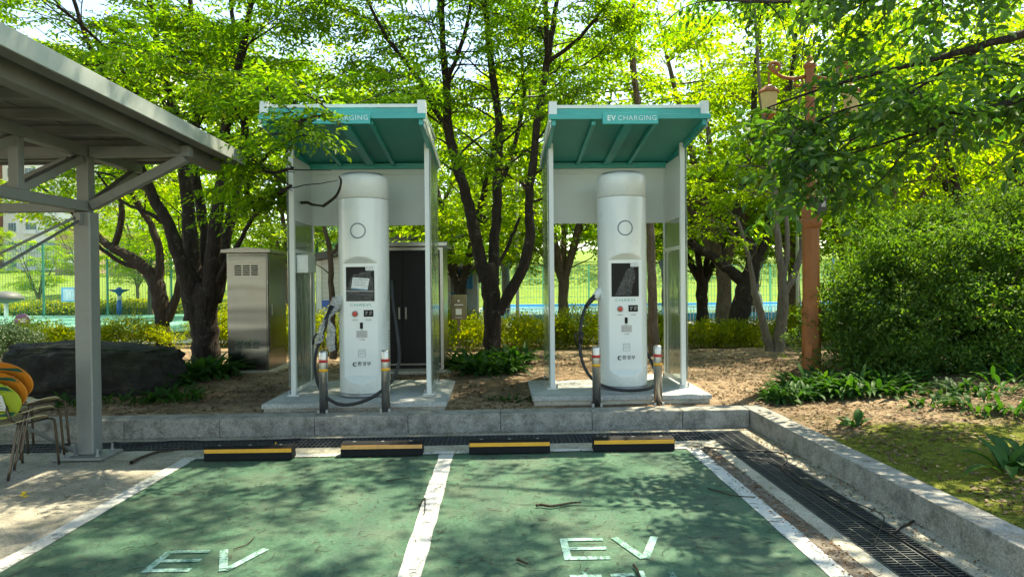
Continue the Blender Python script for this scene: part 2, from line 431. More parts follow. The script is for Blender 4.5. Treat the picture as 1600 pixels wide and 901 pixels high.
# kerbs of separate granite stones
def kerb_run(pts, label):
    p = MB()
    for (a, b, c, d) in pts:
        V = [a, b, c, d]
        p.add([(x, y, -.2) for x, y in V]+[(x, y, .2) for x, y in V], [(0,3,2,1), (4,5,6,7), (0,1,5,4), (1,2,6,5), (2,3,7,6), (3,0,4,7)])
    return tag(p.build('kerb', M_GRANITE, None, .008, 2), label, kind='structure')
pts = []; x = -14.0; r = random.Random(4)
while x < 2.62:
    L = 1.0; x1 = min(x+L, 2.745); y = r.uniform(-.003, .003)
    pts.append(((x+.002, ky(x, 7.35)+y), (x1-.002, ky(x1, 7.35)+y), (x1-.002, ky(x1, 7.63)+y), (x+.002, ky(x, 7.63)+y))); x += L
kerb_run(pts, 'grey granite kerb along the back of the bays')
pts = []; y = -6.0
while y < 7.6:
    y1 = min(y+1.0, ky(2.85, 7.63)); d = r.uniform(-.003, .003)
    pts.append(((2.75+d, y+.002), (2.965+d, y+.002), (2.965+d, y1-.002), (2.75+d, y1-.002))); y += 1.0
kerb_run(pts, 'grey granite kerb along the right of the bays')

# steel drain grates
M_GRATE = simple('galvanised_grate', (.085, .095, .10), .5, .75, .3, 25, 0)
def grate_right():
    p = MB(); y = -2.0
    while y < 7.22:
        p.bb(GX0+.004, GX1-.004, y, y+.007, -.035, -.003); y += .0335
    for x in (GX0+.012, GX0+.105, GX0+.2, GX0+.295, GX1-.012): p.bb(x-.004, x+.004, -2, 7.2, -.028, -.0005)
    for yy in np.arange(-1.5, 7.2, 1.0): p.bb(GX0+.002, GX1-.002, yy-.004, yy+.004, -.036, .0005)
    return p.build('drain_grate', M_GRATE)
tag(grate_right(), 'dark steel drain grate running along the right kerb', 'drain grate')
def grate_back():
    p = MB(); x = -10.0
    while x < GX0-.005:
        p.bar((x, ky(x, GY0+.004), -.018), (x, ky(x, GY1-.004), -.018), .006, .03); x += .045
    for yy in (.012, .11, .21, .31, .408):
        p.bar((-10, ky(-10, GY0+yy), -.012), (GX0-.01, ky(GX0, GY0+yy), -.012), .008, .024)
    return p.build('drain_grate', M_GRATE)
tag(grate_back(), 'steel grid drain grate running along the back kerb', 'drain grate')
# ------------------------------------------------------------------ materials of the built things
M_WP = simple('white_powder_coat', (.66, .70, .68), .35, 0, .04, 3, 0, dirt=((.45, .46, .40), .62, .25), coat=.15)
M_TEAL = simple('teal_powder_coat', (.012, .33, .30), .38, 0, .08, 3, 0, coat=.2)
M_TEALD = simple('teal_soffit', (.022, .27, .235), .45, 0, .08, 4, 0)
M_SIGN = simple('teal_sign_face', (.03, .40, .37), .35, 0, .04, 4)
M_LET = simple('pale_lettering', (.72, .80, .78), .5, 0, .03)
def body_mat():
    m = N('glossy_white_body'); co = m.coord(world=True); sep = m.n('SeparateXYZ'); m.l(co, sep.inputs[0])
    c = m.ramp(m.noise(2, 4, .6, co), [(.3, (.68, .72, .69)), (.7, (.73, .77, .74))])
    low = m.math('SUBTRACT', .62, sep.outputs[2]); low = m.math('MULTIPLY', low, 2.2)
    k = m.math('ADD', low, m.math('MULTIPLY', m.math('SUBTRACT', m.noise(16, 7, .8, co), .5), 1.6)); k = m.ramp(k, [(.35, 0), (1.0, .5)])
    sp = m.ramp(m.noise(60, 5, .85, co), [(.66, 0), (.70, .35)])
    st = m.ramp(m.noise(9, 5, .7, m.coord((1, 1, .07), True)), [(.56, 0), (.72, .16)])
    c = m.mix(k, c, (.36, .33, .27)); c = m.mix(sp, c, (.40, .38, .30)); c = m.mix(st, c, (.42, .42, .36))
    return m.done(m.pbr(c, m.ramp(m.noise(5, 5, .7, co), [(.3, .24), (.7, .40)]), 0, .5, None, .4))
M_BODY = body_mat()
M_PANEL = simple('front_panel_white', (.76, .80, .79), .34, 0, .02, 2, coat=.3)
M_GREY = simple('grey_metal', (.30, .31, .31), .4, .6, .1, 8)
M_RING = simple('grey_ring', (.20, .25, .29), .35, .3, .05)
M_BLACK = simple('black_rubber', (.010, .010, .011), .5, 0, .2, 30, .1, 90)
M_BLACKG = simple('black_gloss', (.006, .007, .008), .3, 0, .1, 3, spec=.15)
M_RED = simple('red_band', (.50, .03, .025), .35, 0, .08, 20)
M_REDG = simple('red_button', (.60, .05, .03), .3, 0, .05)
M_YEL = simple('yellow_band', (.75, .38, .02), .4, 0, .08, 20)
M_PAPER = simple('paper', (.78, .80, .78), .6, 0, .03, 6)
M_INK = simple('ink', (.05, .07, .08), .6)
M_INKG = simple('grey_print', (.30, .32, .33), .6)
M_TEALTXT = simple('teal_print', (.05, .35, .30), .5)
def steel(name, col, rough, wav=.35, sc=(3, 3, 9), noise=4.0):
    m = N(name); co = m.coord(sc)
    f = m.noise(noise, 1, .4, co, .3)
    nm = m.bump(f, wav, .05)
    c = m.ramp(m.noise(2.5, 6, .7, m.coord()), [(.3, tuple(v*.82 for v in col)), (.7, col)])
    return m.done(m.pbr(c, rough, 1.0, .5, nm))
M_INOX = steel('brushed_stainless', (.34, .345, .34), .28, .03)
M_INOXD = steel('polished_stainless', (.20, .205, .205), .22, .20, (.35, .35, 2.2), 1.6)
M_POLE = steel('polished_post_steel', (.52, .52, .51), .36, .02)
def acrylic():
    m = N('clear_acrylic'); t = m.n('BsdfTransparent'); t.inputs[0].default_value = (.93, .97, .95, 1)
    co = m.coord((4, 4, .8), True)
    g = m.n('BsdfGlossy'); g.inputs['Roughness'].default_value = .06; g.inputs[0].default_value = (.9, .95, .92, 1); m.l(m.bump(m.noise(2.0, 3, .5, co, .8), .25, .04), g.inputs['Normal'])
    d = m.n('BsdfDiffuse'); d.inputs[0].default_value = (.62, .68, .64, 1)
    x = m.n('MixShader'); x.inputs[0].default_value = .16; m.l(t.outputs[0], x.inputs[1]); m.l(d.outputs[0], x.inputs[2])
    lw = m.n('LayerWeight'); lw.inputs[0].default_value = .35
    f = m.math('ADD', m.math('MULTIPLY', lw.outputs['Fresnel'], .75), .06)
    y = m.n('MixShader'); m.l(f, y.inputs[0]); m.l(x.outputs[0], y.inputs[1]); m.l(g.outputs[0], y.inputs[2])
    return m.done(y.outputs[0])
M_ACR = acrylic()
def film(lo=.02, hi=.32):
    m = N('crumpled_plastic_film'); t = m.n('BsdfTransparent')
    g = m.n('BsdfPrincipled'); g.inputs['Base Color'].default_value = (.75, .76, .74, 1); g.inputs['Roughness'].default_value = .15
    co = m.coord(); m.l(m.bump(m.noise(38, 5, .7, co, 1.5), 1.0, .03), g.inputs['Normal'])
    x = m.n('MixShader'); f = m.ramp(m.noise(30, 5, .8, co, 1.5), [(.40, lo), (.66, hi)])
    m.l(f, x.inputs[0]); m.l(t.outputs[0], x.inputs[1]); m.l(g.outputs[0], x.inputs[2]); return m.done(x.outputs[0])
M_FILM = film(); M_WRAP = film(.30, .85)

# ------------------------------------------------------------------ charging booth
HW, DP = .825, .87
def make_booth(loc, label):
    L = Vector(loc); b = empty('charging_booth', L, label, 'charging booth', 'booths over the two chargers')
    def B(name, mat, bev=.003, parent=b):
        return lambda mb: mb.build(name, mat, parent, bev)
    def T(mb, *a): mb.bb(L.x+a[0], L.x+a[1], L.y+a[2], L.y+a[3], L.z+a[4], L.z+a[5])
    zs = lambda y: 2.965+(DP-y)*.116             # soffit height at depth y
    # posts
    for sx in (-1, 1):
        for y0, w in ((-.03, .06), (DP-.03, .05)):
            mb = MB(); T(mb, sx*HW-w/2, sx*HW+w/2, y0, y0+.06, .012, zs(y0)-.002)
            T(mb, sx*HW-.07, sx*HW+.07, y0-.04, y0+.10, 0, .014)
            post = B('post', M_WP)(mb)
            for dx in (-.05, .05): MB().lathe([(.013, 0), (.013, .035), (.008, .045)], (L.x+sx*HW+dx, L.y+y0-.018, L.z+.014), 8, False).build('anchor_bolt', M_GREY, post)
    # side walls
    for sx in (-1, 1):
        xo = sx*(HW+.045)
        mb = MB(); T(mb, xo-.004, xo+.004, -.05, DP+.06, .10, 3.0); mb.build('acrylic_sheet', M_ACR, b)
        mb = MB(); T(mb, sx*HW-.012, sx*HW+.012, .03, DP-.03, 2.18, 2.93); B('upper_side_panel', M_WP)(mb)
        for z in (2.14, 1.74, .035):
            mb = MB(); T(mb, sx*HW-.022, sx*HW+.022, .031, DP-.031, z, z+.045); B('side_rail', M_WP)(mb)
        xi = sx*(HW-.012)
        mb = MB(); T(mb, xi-.003, xi+.003, .03, DP-.03, .082, 1.738); T(mb, xi-.003, xi+.003, .03, DP-.03, 1.787, 2.138); mb.build('inner_sheet', M_ACR, b)
        mb = MB(); T(mb, sx*HW-.02, sx*HW+.02, DP-.17, DP-.14, .08, 1.74); B('side_stile', M_WP)(mb)
    # back panel
    mb = MB(); T(mb, -HW+.026, HW-.026, DP-.02, DP+.01, 2.14, 2.955); pn = B('back_panel', M_WP)(mb)
    mb = MB(); T(mb, -HW+.026, HW-.026, DP-.036, DP-.021, 2.82, 2.953); mb.build('back_trim', M_WP, pn, .002)
    # roof
    yF, yB, W = -.88, DP+.08, HW+.055
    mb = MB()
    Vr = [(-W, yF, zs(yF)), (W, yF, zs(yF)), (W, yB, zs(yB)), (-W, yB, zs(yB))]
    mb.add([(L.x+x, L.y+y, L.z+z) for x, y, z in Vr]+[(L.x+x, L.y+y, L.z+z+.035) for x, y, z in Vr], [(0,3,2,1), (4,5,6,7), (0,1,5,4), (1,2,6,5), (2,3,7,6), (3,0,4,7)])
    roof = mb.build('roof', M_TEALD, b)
    def slope_beam(xc, w, h, y0, y1, name, mat, dz=0.0):
        m2 = MB(); V = []
        for z in (-h, -.002):
            V += [(xc-w/2, y0, zs(y0)+z+dz), (xc+w/2, y0, zs(y0)+z+dz), (xc+w/2, y1, zs(y1)+z+dz), (xc-w/2, y1, zs(y1)+z+dz)]
        m2.add([(L.x+x, L.y+y, L.z+z) for x, y, z in V], [(0,3,2,1), (4,5,6,7), (0,1,5,4), (1,2,6,5), (2,3,7,6), (3,0,4,7)])
        return m2.build(name, mat, roof, .003)
    for xc, w in ((-.40, .045), (0, .10), (.30, .045)): slope_beam(xc, w, .055, yF+.05, DP-.10, 'roof_beam', M_TEAL)
    for sx in (-1, 1):
        slope_beam(sx*(W-.025), .05, .07, yF+.02, DP, 'edge_beam', M_TEAL)
        slope_beam(sx*(W+.014), .022, .10, yF-.0, yB, 'side_fascia', M_WP, .06)
        m2 = MB(); m2.prism([(L.y+yF+.04, L.z+zs(yF)-.003), (L.y-.06, L.z+zs(0)-.003), (L.y-.06, L.z+zs(0)-.03), (L.y+yF+.04, L.z+zs(yF)-.09)], 0, L.x+sx*(W+.003), L.x+sx*(W+.012)); m2.build('gusset', M_WP, roof)
    m2 = MB(); T(m2, -W+.052, W-.052, DP-.10, DP-.02, zs(DP)-.075, zs(DP)-.002); m2.build('back_beam', M_TEAL, roof, .003)
    m2 = MB(); T(m2, -W-.03, W+.03, yF-.025, yF-.001, zs(yF)-.012, zs(yF)+.045); m2.build('front_fascia', M_TEAL, roof, .004)
    zt = zs(yF)
    m2 = MB(); T(m2, -W+.06, W-.05, yF+.06, yF+.10, zt+.058, zt+.125); m2.build('upper_fascia', M_TEAL, roof, .003)
    m2 = MB(); T(m2, -W+.02, W-.02, yF+.05, yB-.1, zt+.126, zt+.165); m2.build('roof_box', M_WP, roof, .004)
    m2 = MB(); T(m2, -W+.12, W-.12, yF+.11, yB-.2, zt-.02+.05, zt+.124); m2.build('roof_core', M_GREY, roof)
    for sx in (-1, 1):
        m2 = MB(); xb = sx*(W-.02); T(m2, xb-.045, xb+.045, yF+.02, yF+.16, zt+.05, zt+.20); br = m2.build('end_bracket', M_WP, roof, .004)

    # sign
    m2 = MB(); T(m2, -.312, .312, yF-.055, yF-.027, zt-.075, zt+.055); sg = m2.build('sign', M_SIGN, b, .004)
    zc = L.z+zt-.012
    text_mesh('lettering', 'EV', .082, (L.x-.215, L.y+yF-.056, zc), FRONT, M_LET, sg, .0015, (1.0, 1), weight=.0016, spacing=1.1)
    text_mesh('lettering', 'CHARGING', .078, (L.x+.075, L.y+yF-.056, zc), FRONT, M_LET, sg, .0015, (1.0, 1), weight=-.0008, spacing=1.12)
    return b
LB = Vector((-1.695, 8.34, .265)); RB = Vector((1.485, 8.50, .285))
boothL = make_booth(LB, 'white and teal charging booth half hidden by leaves, beside the black cabinet')
boothR = copy_tree(boothL); boothR.location = RB; boothR['label'] = 'white and teal charging booth nearer the orange lamp post, its sign fully readable'
# electric box on the inside of the left booth wall
mb = MB(); mb.bb(LB.x-HW+.03, LB.x-HW+.17, LB.y+.05, LB.y+.40, LB.z+1.50, LB.z+1.72)
eb = mb.build('junction_box', M_WP, boothL, .006)
mb = MB(); mb.bb(LB.x-HW+.05, LB.x-HW+.15, LB.y+.035, LB.y+.05, LB.z+1.53, LB.z+1.69); mb.build('box_door', M_WP, eb, .003)

# platforms
def platform(c, x0, x1, y0, y1, top, label):
    mb = MB(); mb.bb(x0, x1, y0, y1, .12, top-.055); 
    t = empty('concrete_platform', ((x0+x1)/2, (y0+y1)/2, .17), label, 'platform', 'platforms under the charging booths')
    mb.build('base', M_SLAB2, t, .006)
    mb = MB(); mb.bb(x0-.02, x1+.02, y0-.02, y1+.02, top-.0545, top); mb.build('slab', M_SLAB, t, .008)
platform(LB, LB.x-1.0, LB.x+1.06, 7.76, 9.55, LB.z, 'low concrete platform under the left booth, in front of the black cabinet')
platform(RB, RB.x-1.09, RB.x+.98, 7.92, 9.70, RB.z, 'low concrete platform under the booth beside the bare path')

# ------------------------------------------------------------------ charger
CR = .305
def make_charger(loc, label):
    L = Vector(loc); c = empty('ev_charger', L, label, 'ev charger', 'white round chargers')
    zA, zB = .255, 1.60; YF = .226
    nA, nz = 144, 150; z0, z1 = .055, 2.375
    V = []; Q = []
    def prof(a, z):
        x = CR*math.cos(a); y = CR*math.sin(a)
        if y < 0:
            lim = YF + 1.0*max(0, z-zB, zA-z)
            # crisp recessed front
            if -y > lim: y = -lim
        return x, y
    zsx = sorted(set([z0+(z1-z0)*i/nz for i in range(nz+1)]+[zA, zB, zA-.079, zB+.079]))
    # angles packed near the flat edges
    af = math.acos(math.sqrt(CR**2-YF**2)/CR)
    ang = [2*math.pi*i/nA for i in range(nA)]+[-af, -(math.pi-af), -af+.004, -(math.pi-af)-.004]
    ang = sorted(set(round(a % (2*math.pi), 6) for a in ang)); nA = len(ang)
    for z in zsx:
        for a in ang:
            x, y = prof(a, z); V.append((L.x+x, L.y+y, L.z+z))
    for i in range(len(zsx)-1):
        for k in range(nA):
            k2 = (k+1) % nA; Q.append((i*nA+k, i*nA+k2, (i+1)*nA+k2, (i+1)*nA+k))
    body = raw_mesh('body', V, Q, M_BODY, c, True)
    try:
        body.data.set_sharp_from_angle(angle=R_(22))
    except Exception as e: print(e)
    # head, lid, base
    mb = MB(); mb.lathe([(CR-.012, 2.378), (CR, 2.384), (CR, 2.62), (CR-.004, 2.645), (CR-.016, 2.660), (CR-.05, 2.664)], L, 96)
    hd = mb.build('head', M_BODY, c)
    mb = MB(); mb.lathe([(CR-.055, 2.66), (CR-.055, 2.678), (CR-.065, 2.690), (.1, 2.70), (.02, 2.702)], L, 64); mb.build('lid', M_GREY, hd)
    mb = MB(); mb.lathe([(CR-.006, 2.37), (CR-.006, 2.385)], L, 64); mb.build('seam', M_BLACK, hd)
    mb = MB(); mb.lathe([(CR+.004, .0), (CR+.004, .047), (CR-.006, .052)], L, 64); bs = mb.build('base_ring', M_GREY, c)
    mb = MB(); mb.lathe([(CR-.014, .05), (CR-.014, .06)], L, 64); mb.build('base_gap', M_BLACK, bs)
    # ring emblem on the cylinder
    mb = MB(); n = 48; rr = .086
    pts = [];
    for i in range(n+1):
        a = 2*math.pi*i/n; x = rr*math.cos(a); pts.append((L.x+x-.01, L.y-math.sqrt(CR**2-(x-.01)**2)-.001, L.z+1.985+rr*math.sin(a)))
    mb.tube(pts, .0075, 8, False); mb.build('ring_emblem', M_RING, c)
    # front plate
    y = L.y-YF; x = L.x
    def P(w): return lambda z0, z1, x0, x1, d=.003: w.bb(x+x0, x+x1, y-d, y+.002, L.z+z0, L.z+z1)
    mb = MB(); P(mb)(.262, 1.592, -.197, .197, .0025); fp = mb.build('front_panel', M_PANEL, c, .002)
    y -= .0025
    # display
    mb = MB(); P(mb)(1.150, 1.560, -.172, .165, .004); sc = mb.build('display', M_BLACKG, c, .003)
    mb = MB(); P(mb)(1.515, 1.572, .062, .168, .0075); st = mb.build('sticker', M_PAPER, sc)
    mb = MB()
    for k in range(3):
        for q in range(5):
            P(mb)(1.560-.015*k-.006, 1.560-.015*k, .070+.018*q, .082+.018*q-(.004 if (k+q) % 3 else 0), .0085)
    mb.build('print', M_INK, st)
    text_mesh('maker_lettering', 'CHAEVI', .052, (x-.005, y-.001, L.z+1.105), FRONT, M_TEALTXT, fp, .001, (1.25, .85), spacing=1.15)
    # stop button
    bz = 1.0
    mb = MB(); mb.lathe([(.038, 0), (.038, .008), (.030, .009)], (0, 0, 0), 24)
    M3 = Matrix.Rotation(R_(90), 3, 'X')
    def lay(mb2, px, pz): mb2.v = [tuple(M3 @ Vector(p)+Vector((x+px, y, L.z+pz))) for p in mb2.v]; return mb2
    sb = lay(mb, -.068, bz).build('stop_button', M_GREY, c)
    mb = MB(); mb.lathe([(.027, .008), (.027, .018), (.020, .024), (.01, .026)], (0, 0, 0), 20); lay(mb, -.068, bz).build('button_cap', M_REDG, sb)
    mb = MB(); P(mb)(.965, 1.045, .035, .150, .008); cr = mb.build('card_reader', M_BLACKG, c, .004)
    mb = MB()
    for (a, b2, d, e) in ((.988, 1.000, .055, .075), (1.012, 1.026, .055, .085), (.99, 1.0, .10, .13), (1.012, 1.026, .105, .135)): P(mb)(a, b2, d, e, .0086)
    mb.build('print', M_INKG, cr)
    mb = MB(); P(mb)(.835, .895, -.012, .024, .006); P(mb)(.82, .835, -.012, .024, .004); mb.build('socket_slot', M_BLACKG, c, .002)
    mb = MB(); P(mb)(.715, .80, -.055, .075, .004); pl = mb.build('rating_plate', simple('plate', (.50, .49, .46), .4), c, .002)
    mb = MB()
    for k in range(4):
        P(mb)(.785-.018*k-.004, .785-.018*k, -.050, .070, .0048)
    for q in (-.03, .0, .03): P(mb)(.718, .797, q-.0008, q+.0008, .0049)
    mb.build('print', M_INKG, pl)
    # little frame label with two text lines
    mb = MB()
    for (a, b2, d, e) in ((.485, .489, -.035, .05), (.571, .575, -.035, .05), (.4892, .5708, -.035, -.031), (.4892, .5708, .046, .05)): P(mb)(a, b2, d, e, .003)
    fr = mb.build('framed_label', M_RING, c)
    text_mesh('print', '전기차', .022, (x+.007, y-.0015, L.z+.550), FRONT, M_INKG, fr, .0006)
    text_mesh('print', '충전기', .022, (x+.007, y-.0015, L.z+.520), FRONT, M_INKG, fr, .0006)
    # captions
    for (bx, bz2, s) in ((-.068, .925, '비상정지'), (.092, .925, '카드접촉'), (.006, .800+.004, 'USB'), (.01, .690, '기기정보')):
        text_mesh('caption', s, .019, (x+bx, y-.0015, L.z+bz2), FRONT, M_INK, fp, .0005)
    text_mesh('ministry_lettering', '환경부', .056, (x+.035, y-.0015, L.z+.40), FRONT, M_INK, fp, .0008, weight=.0008, spacing=1.12)
    mb = MB(); pts = [(x-.075+.021*math.cos(a), y-.002, L.z+.398+.021*math.sin(a)) for a in [2*math.pi*i/24*.82+.5 for i in range(25)]]
    mb.tube(pts, [.003+.006*math.sin(math.pi*i/24) for i in range(25)], 6); mb.build('round_emblem', M_INK, fp)
    # side vents
    for sx in (-1, 1):
        mb = MB()
        for k in range(11):
            z = .42+.036*k; a0 = (-24 if sx > 0 else -156)
            for da in range(2):
                a = R_(a0+sx*(12+da*8)); a2 = R_(a0+sx*(12+da*8+5))
                mb.bar((L.x+(CR+.0005)*math.cos(a), L.y+(CR+.0005)*math.sin(a), L.z+z), (L.x+(CR+.0005)*math.cos(a2), L.y+(CR+.0005)*math.sin(a2), L.z+z), .004, .009)
        mb.build('side_vent', M_BLACK, c)
    return c
CL = Vector((-1.655, 8.36, LB.z)); CRR = Vector((1.548, 8.52, RB.z))
chL = make_charger(CL, 'round white charger with papers behind its screen and a film-wrapped plug, beside the black cabinet')
chR = copy_tree(chL); chR.location = CRR; chR['label'] = 'round white charger with peeling film on its dark screen, under the readable EV sign'
def on(L, x, z, d): return (L.x+x, L.y-.226-.0025-d, L.z+z)
def find(o, n): return [c for c in o.children if c.name.split('.')[0] == n][0]
def quad_sheet(L, pts, d, mat, parent, name, th=.001):
    mb = MB(); P0 = [on(L, px, pz, d) for px, pz in pts]; P1 = [on(L, px, pz, d+th) for px, pz in pts]; n = len(pts)
    mb.add(P0+P1, [tuple(range(n)), tuple(range(2*n-1, n-1, -1))]+[(i, (i+1) % n, n+(i+1) % n, n+i) for i in range(n)]); return mb.build(name, mat, parent)
dL = find(chL, 'display'); dR = find(chR, 'display')
quad_sheet(CL, [(-.11, 1.31), (.085, 1.29), (.11, 1.42), (-.09, 1.435)], .0055, M_PAPER, dL, 'notice')
quad_sheet(CL, [(-.11, 1.296), (.085, 1.276), (.088, 1.29), (-.11, 1.31)], .0058, simple('blue_print', (.05, .22, .35), .5), dL, 'notice_band')
for k in range(3):
    quad_sheet(CL, [(-.08, 1.405-.03*k), (.08-.02*k, 1.398-.03*k), (.08-.02*k, 1.404-.03*k), (-.08, 1.411-.03*k)], .0068, M_INKG, dL, 'print')
quad_sheet(CL, [(-.165, 1.268), (.160, 1.262), (.160, 1.272), (-.165, 1.278)], .006, M_GREY, dL, 'film_edge')
def crinkle(L, outline, parent, seed, d=.006):
    """loose protective film, creased"""
    r = random.Random(seed); xs_ = [p[0] for p in outline]; zs_ = [p[1] for p in outline]; n = 16; V = []; Q = []; idx = {}
    def inside(x, z):
        c = False; k = len(outline)
        for i in range(k):
            (x1, z1), (x2, z2) = outline[i], outline[i-1]
            if (z1 > z) != (z2 > z) and x < (x2-x1)*(z-z1)/(z2-z1)+x1: c = not c
        return c
    for i in range(n+1):
        for j in range(n+1):
            x = min(xs_)+(max(xs_)-min(xs_))*i/n; z = min(zs_)+(max(zs_)-min(zs_))*j/n
            idx[i, j] = len(V); V.append(on(L, x, z, d+r.uniform(0, .012)))
    for i in range(n):
        for j in range(n):
            x = min(xs_)+(max(xs_)-min(xs_))*(i+.5)/n; z = min(zs_)+(max(zs_)-min(zs_))*(j+.5)/n
            if inside(x, z): Q.append((idx[i, j], idx[i+1, j], idx[i+1, j+1], idx[i, j+1]))
    return raw_mesh('protective_film', V, Q, M_FILM, parent)
crinkle(CR_ if False else CRR, [(-.13, 1.165), (.02, 1.48), (.10, 1.52), (.12, 1.40), (.06, 1.17)], dR, 3)
crinkle(CL, [(-.16, 1.16), (-.16, 1.30), (-.10, 1.46), (.14, 1.52), (.155, 1.28), (.15, 1.16)], dL, 5)

# cables and plugs
def cable(ch, pts, parts):
    cb = MB().tube(catmull([Vector(p) for p in pts], 8), .019, 12).build('charging_cable', M_BLACK, ch)
    return cb
Yc = 7.86
A = lambda x, y, Y=Yc: at(x, y, Y)
cable(chL, [A(612, 438, 8.34), A(614, 470, 8.25), A(621, 520, 8.12), A(624, 560, 8.0), A(614, 592, 7.72), A(590, 615, 7.54), A(560, 629, 7.50), A(530, 631, 7.50), A(505, 615, 7.56), A(493, 585, 7.75), A(493, 555, 7.9), A(498, 538, 7.98)], None)
gun = MB(); gun.tube([A(497, 540, 7.98), A(503, 522, 8.0), A(510, 500, 8.05), A(519, 478, 8.1)], [.024, .028, .03, .034], 12); g1 = gun.build('plug', M_BLACK, chL)
MB().tube([A(489, 538, 7.97), A(490, 528, 7.97), A(494, 522, 7.98), A(505, 522, 8.0)], .014, 8).build('plug_handle', M_BLACK, g1)
mb = MB(); mb.bb(CL.x-CR-.08, CL.x-CR+.03, 8.2, 8.34, CL.z+1.02, CL.z+1.16); mb.build('plug_holder', M_GREY, chL, .02)
def wrap(path, rad, seed, parent):
    r = random.Random(seed); P = catmull(path, 5); n = 14; V = []; Q = []; N_ = len(P)
    for i, p in enumerate(P):
        k = i/(N_-1)*(len(rad)-1); a0 = int(min(k, len(rad)-2)); R0 = rad[a0]+(rad[a0+1]-rad[a0])*(k-a0)
        for j in range(n):
            a = 2*math.pi*j/n; rr = R0*r.uniform(.75, 1.25); V.append((p.x+rr*math.cos(a), p.y+rr*math.sin(a)*.8, p.z+r.uniform(-.006, .006)+.3*rr*math.cos(a)))
    for i in range(N_-1):
        for j in range(n): Q.append((i*n+j, i*n+(j+1) % n, (i+1)*n+(j+1) % n, (i+1)*n+j))
    return raw_mesh('plastic_wrap', V, Q, M_WRAP, parent)
wrap([A(528, 462, 8.2), A(524, 478, 8.14), A(515, 492, 8.1), A(506, 504, 8.04), A(501, 518, 8.0), A(498, 536, 7.98)], [.055, .075, .065, .035, .04, .05], 2, g1)
wrap([A(512, 498, 8.06), A(517, 515, 8.05), A(516, 532, 8.05), A(519, 548, 8.05)], [.02, .045, .05, .03], 9, g1)
# right charger
cable(chR, [A(925, 470, 8.42), A(915, 480, 8.38), A(908, 505, 8.3), A(906, 540, 8.25), A(911, 568, 8.2), A(924, 590, 8.12), A(942, 602, 8.08), A(970, 609, 8.05), A(1000, 609, 8.08), A(1020, 604, 8.15), A(1026, 590, 8.35), A(1020, 570, 8.6), A(1010, 550, 8.68)], None)
gun = MB(); gun.tube([A(915, 480, 8.38), A(922, 470, 8.4), A(932, 461, 8.42)], [.024, .03, .034], 12); g2 = gun.build('plug', M_BLACK, chR)
mb = MB(); mb.tube([A(929, 466, 8.42), A(936, 456, 8.44), A(938, 452, 8.5)], [.045, .05, .04], 12); mb.build('plug_holder', M_BODY, chR)
mb = MB(); mb.tube([A(905, 535, 8.27), A(900, 534, 8.2), A(899, 521, 8.2), A(904, 519, 8.25), A(910, 520, 8.3)], .011, 8); mb.tube([A(909, 518, 8.27), A(907, 536, 8.26)], .026, 10); mb.build('plug_handle', M_BLACK, g2)

# ------------------------------------------------------------------ bollards
def make_bollard(loc, label):
    L = Vector(loc); b = empty('bollard', L, label, 'bollard', 'steel bollards in front of the chargers'); r = .048
    mb = MB(); mb.lathe([(r, 0), (r, .665), (r-.004, .676), (r-.014, .683), (.008, .686)], L, 32); tube = mb.build('tube', M_POLE, b)
    mb = MB(); mb.lathe([(r+.0015, .555), (r+.0015, .588)], L, 32); mb.build('red_band', M_RED, b)
    mb = MB(); mb.lathe([(r+.0015, .455), (r+.0015, .487)], L, 32); mb.build('yellow_band', M_YEL, b)
    for k in range(4):
        a = R_(45+90*k); d = Vector((math.cos(a), math.sin(a), 0)); mb = MB()
        p = L+d*(r+.018); mb.bb(p.x-.014, p.x+.014, p.y-.014, p.y+.014, L.z, L.z+.04)
        mb.build('foot_bracket', M_GREY, b, .002)
    return b
def gx(px, Y): return at(px, 600, Y).x
b0 = make_bollard((gx(505.5, 7.56), 7.56, .2), 'steel bollard with red and yellow bands left of the wrapped-plug charger, cable looping before it')
for px, Y, lab in ((602.5, 7.58, 'steel bollard with red and yellow bands between the left charger and the black cabinet'),
                   (932, 7.72, 'steel bollard with red and yellow bands at the hanging cable of the right charger'),
                   (1028, 7.74, 'rightmost steel bollard, red and yellow banded, toward the orange lamp post')):
    c = copy_tree(b0); c.location = (gx(px, Y), Y, .2); c['label'] = lab

# ------------------------------------------------------------------ wheel stops
M_RUB = simple('wheel_stop_rubber', (.008, .009, .010), .75, 0, .3, 12, .3, 80, dirt=((.09, .085, .08), .68, .3), spec=.2)
M_YS = simple('yellow_strip', (.75, .36, .02), .5, 0, .12, 12); M_YS2 = simple('faded_strip', (.68, .34, .10), .6, 0, .2, 12)
def wheel_stop(px0, px1, pyb, label, mat):
    a = gz(px0, pyb, .01); b = gz(px1, pyb-1.5, .01); x0, x1 = a.x, b.x; y = (a.y+b.y)/2
    t = empty('wheel_stop', ((x0+x1)/2, y+.07, .013), label, 'wheel stop', 'black rubber wheel stops at the head of the bays')
    mb = MB(); mb.prism([(y, .013), (y+.15, .013), (y+.135, .105), (y+.11, .135), (y+.045, .135), (y+.016, .118)], 0, x0, x1); body = mb.build('body', M_RUB, t, .007, 3)
    mb = MB(); n = 1
    mb.prism([(y+.0078, .080), (y+.0128, .080), (y+.0172, .114), (y+.0122, .114)], 0, x0+.004, x1-.004); mb.build('reflective_strip', mat, t)
    for k in range(3):
        xx = x0+(x1-x0)*(.15+.35*k); MB().lathe([(.016, 0), (.016, .002)], (xx, y+.078, .1348), 10).build('bolt', M_GREY, t)
    return t
wheel_stop(318, 455, 720, 'leftmost wheel stop, black rubber with yellow strip and a petal on top', M_YS)
wheel_stop(532, 660, 713.5, 'wheel stop with a faded orange strip, next left of the white dividing line', M_YS2)
wheel_stop(733, 860, 709.5, 'black wheel stop with bright yellow strip just right of the white dividing line', M_YS)
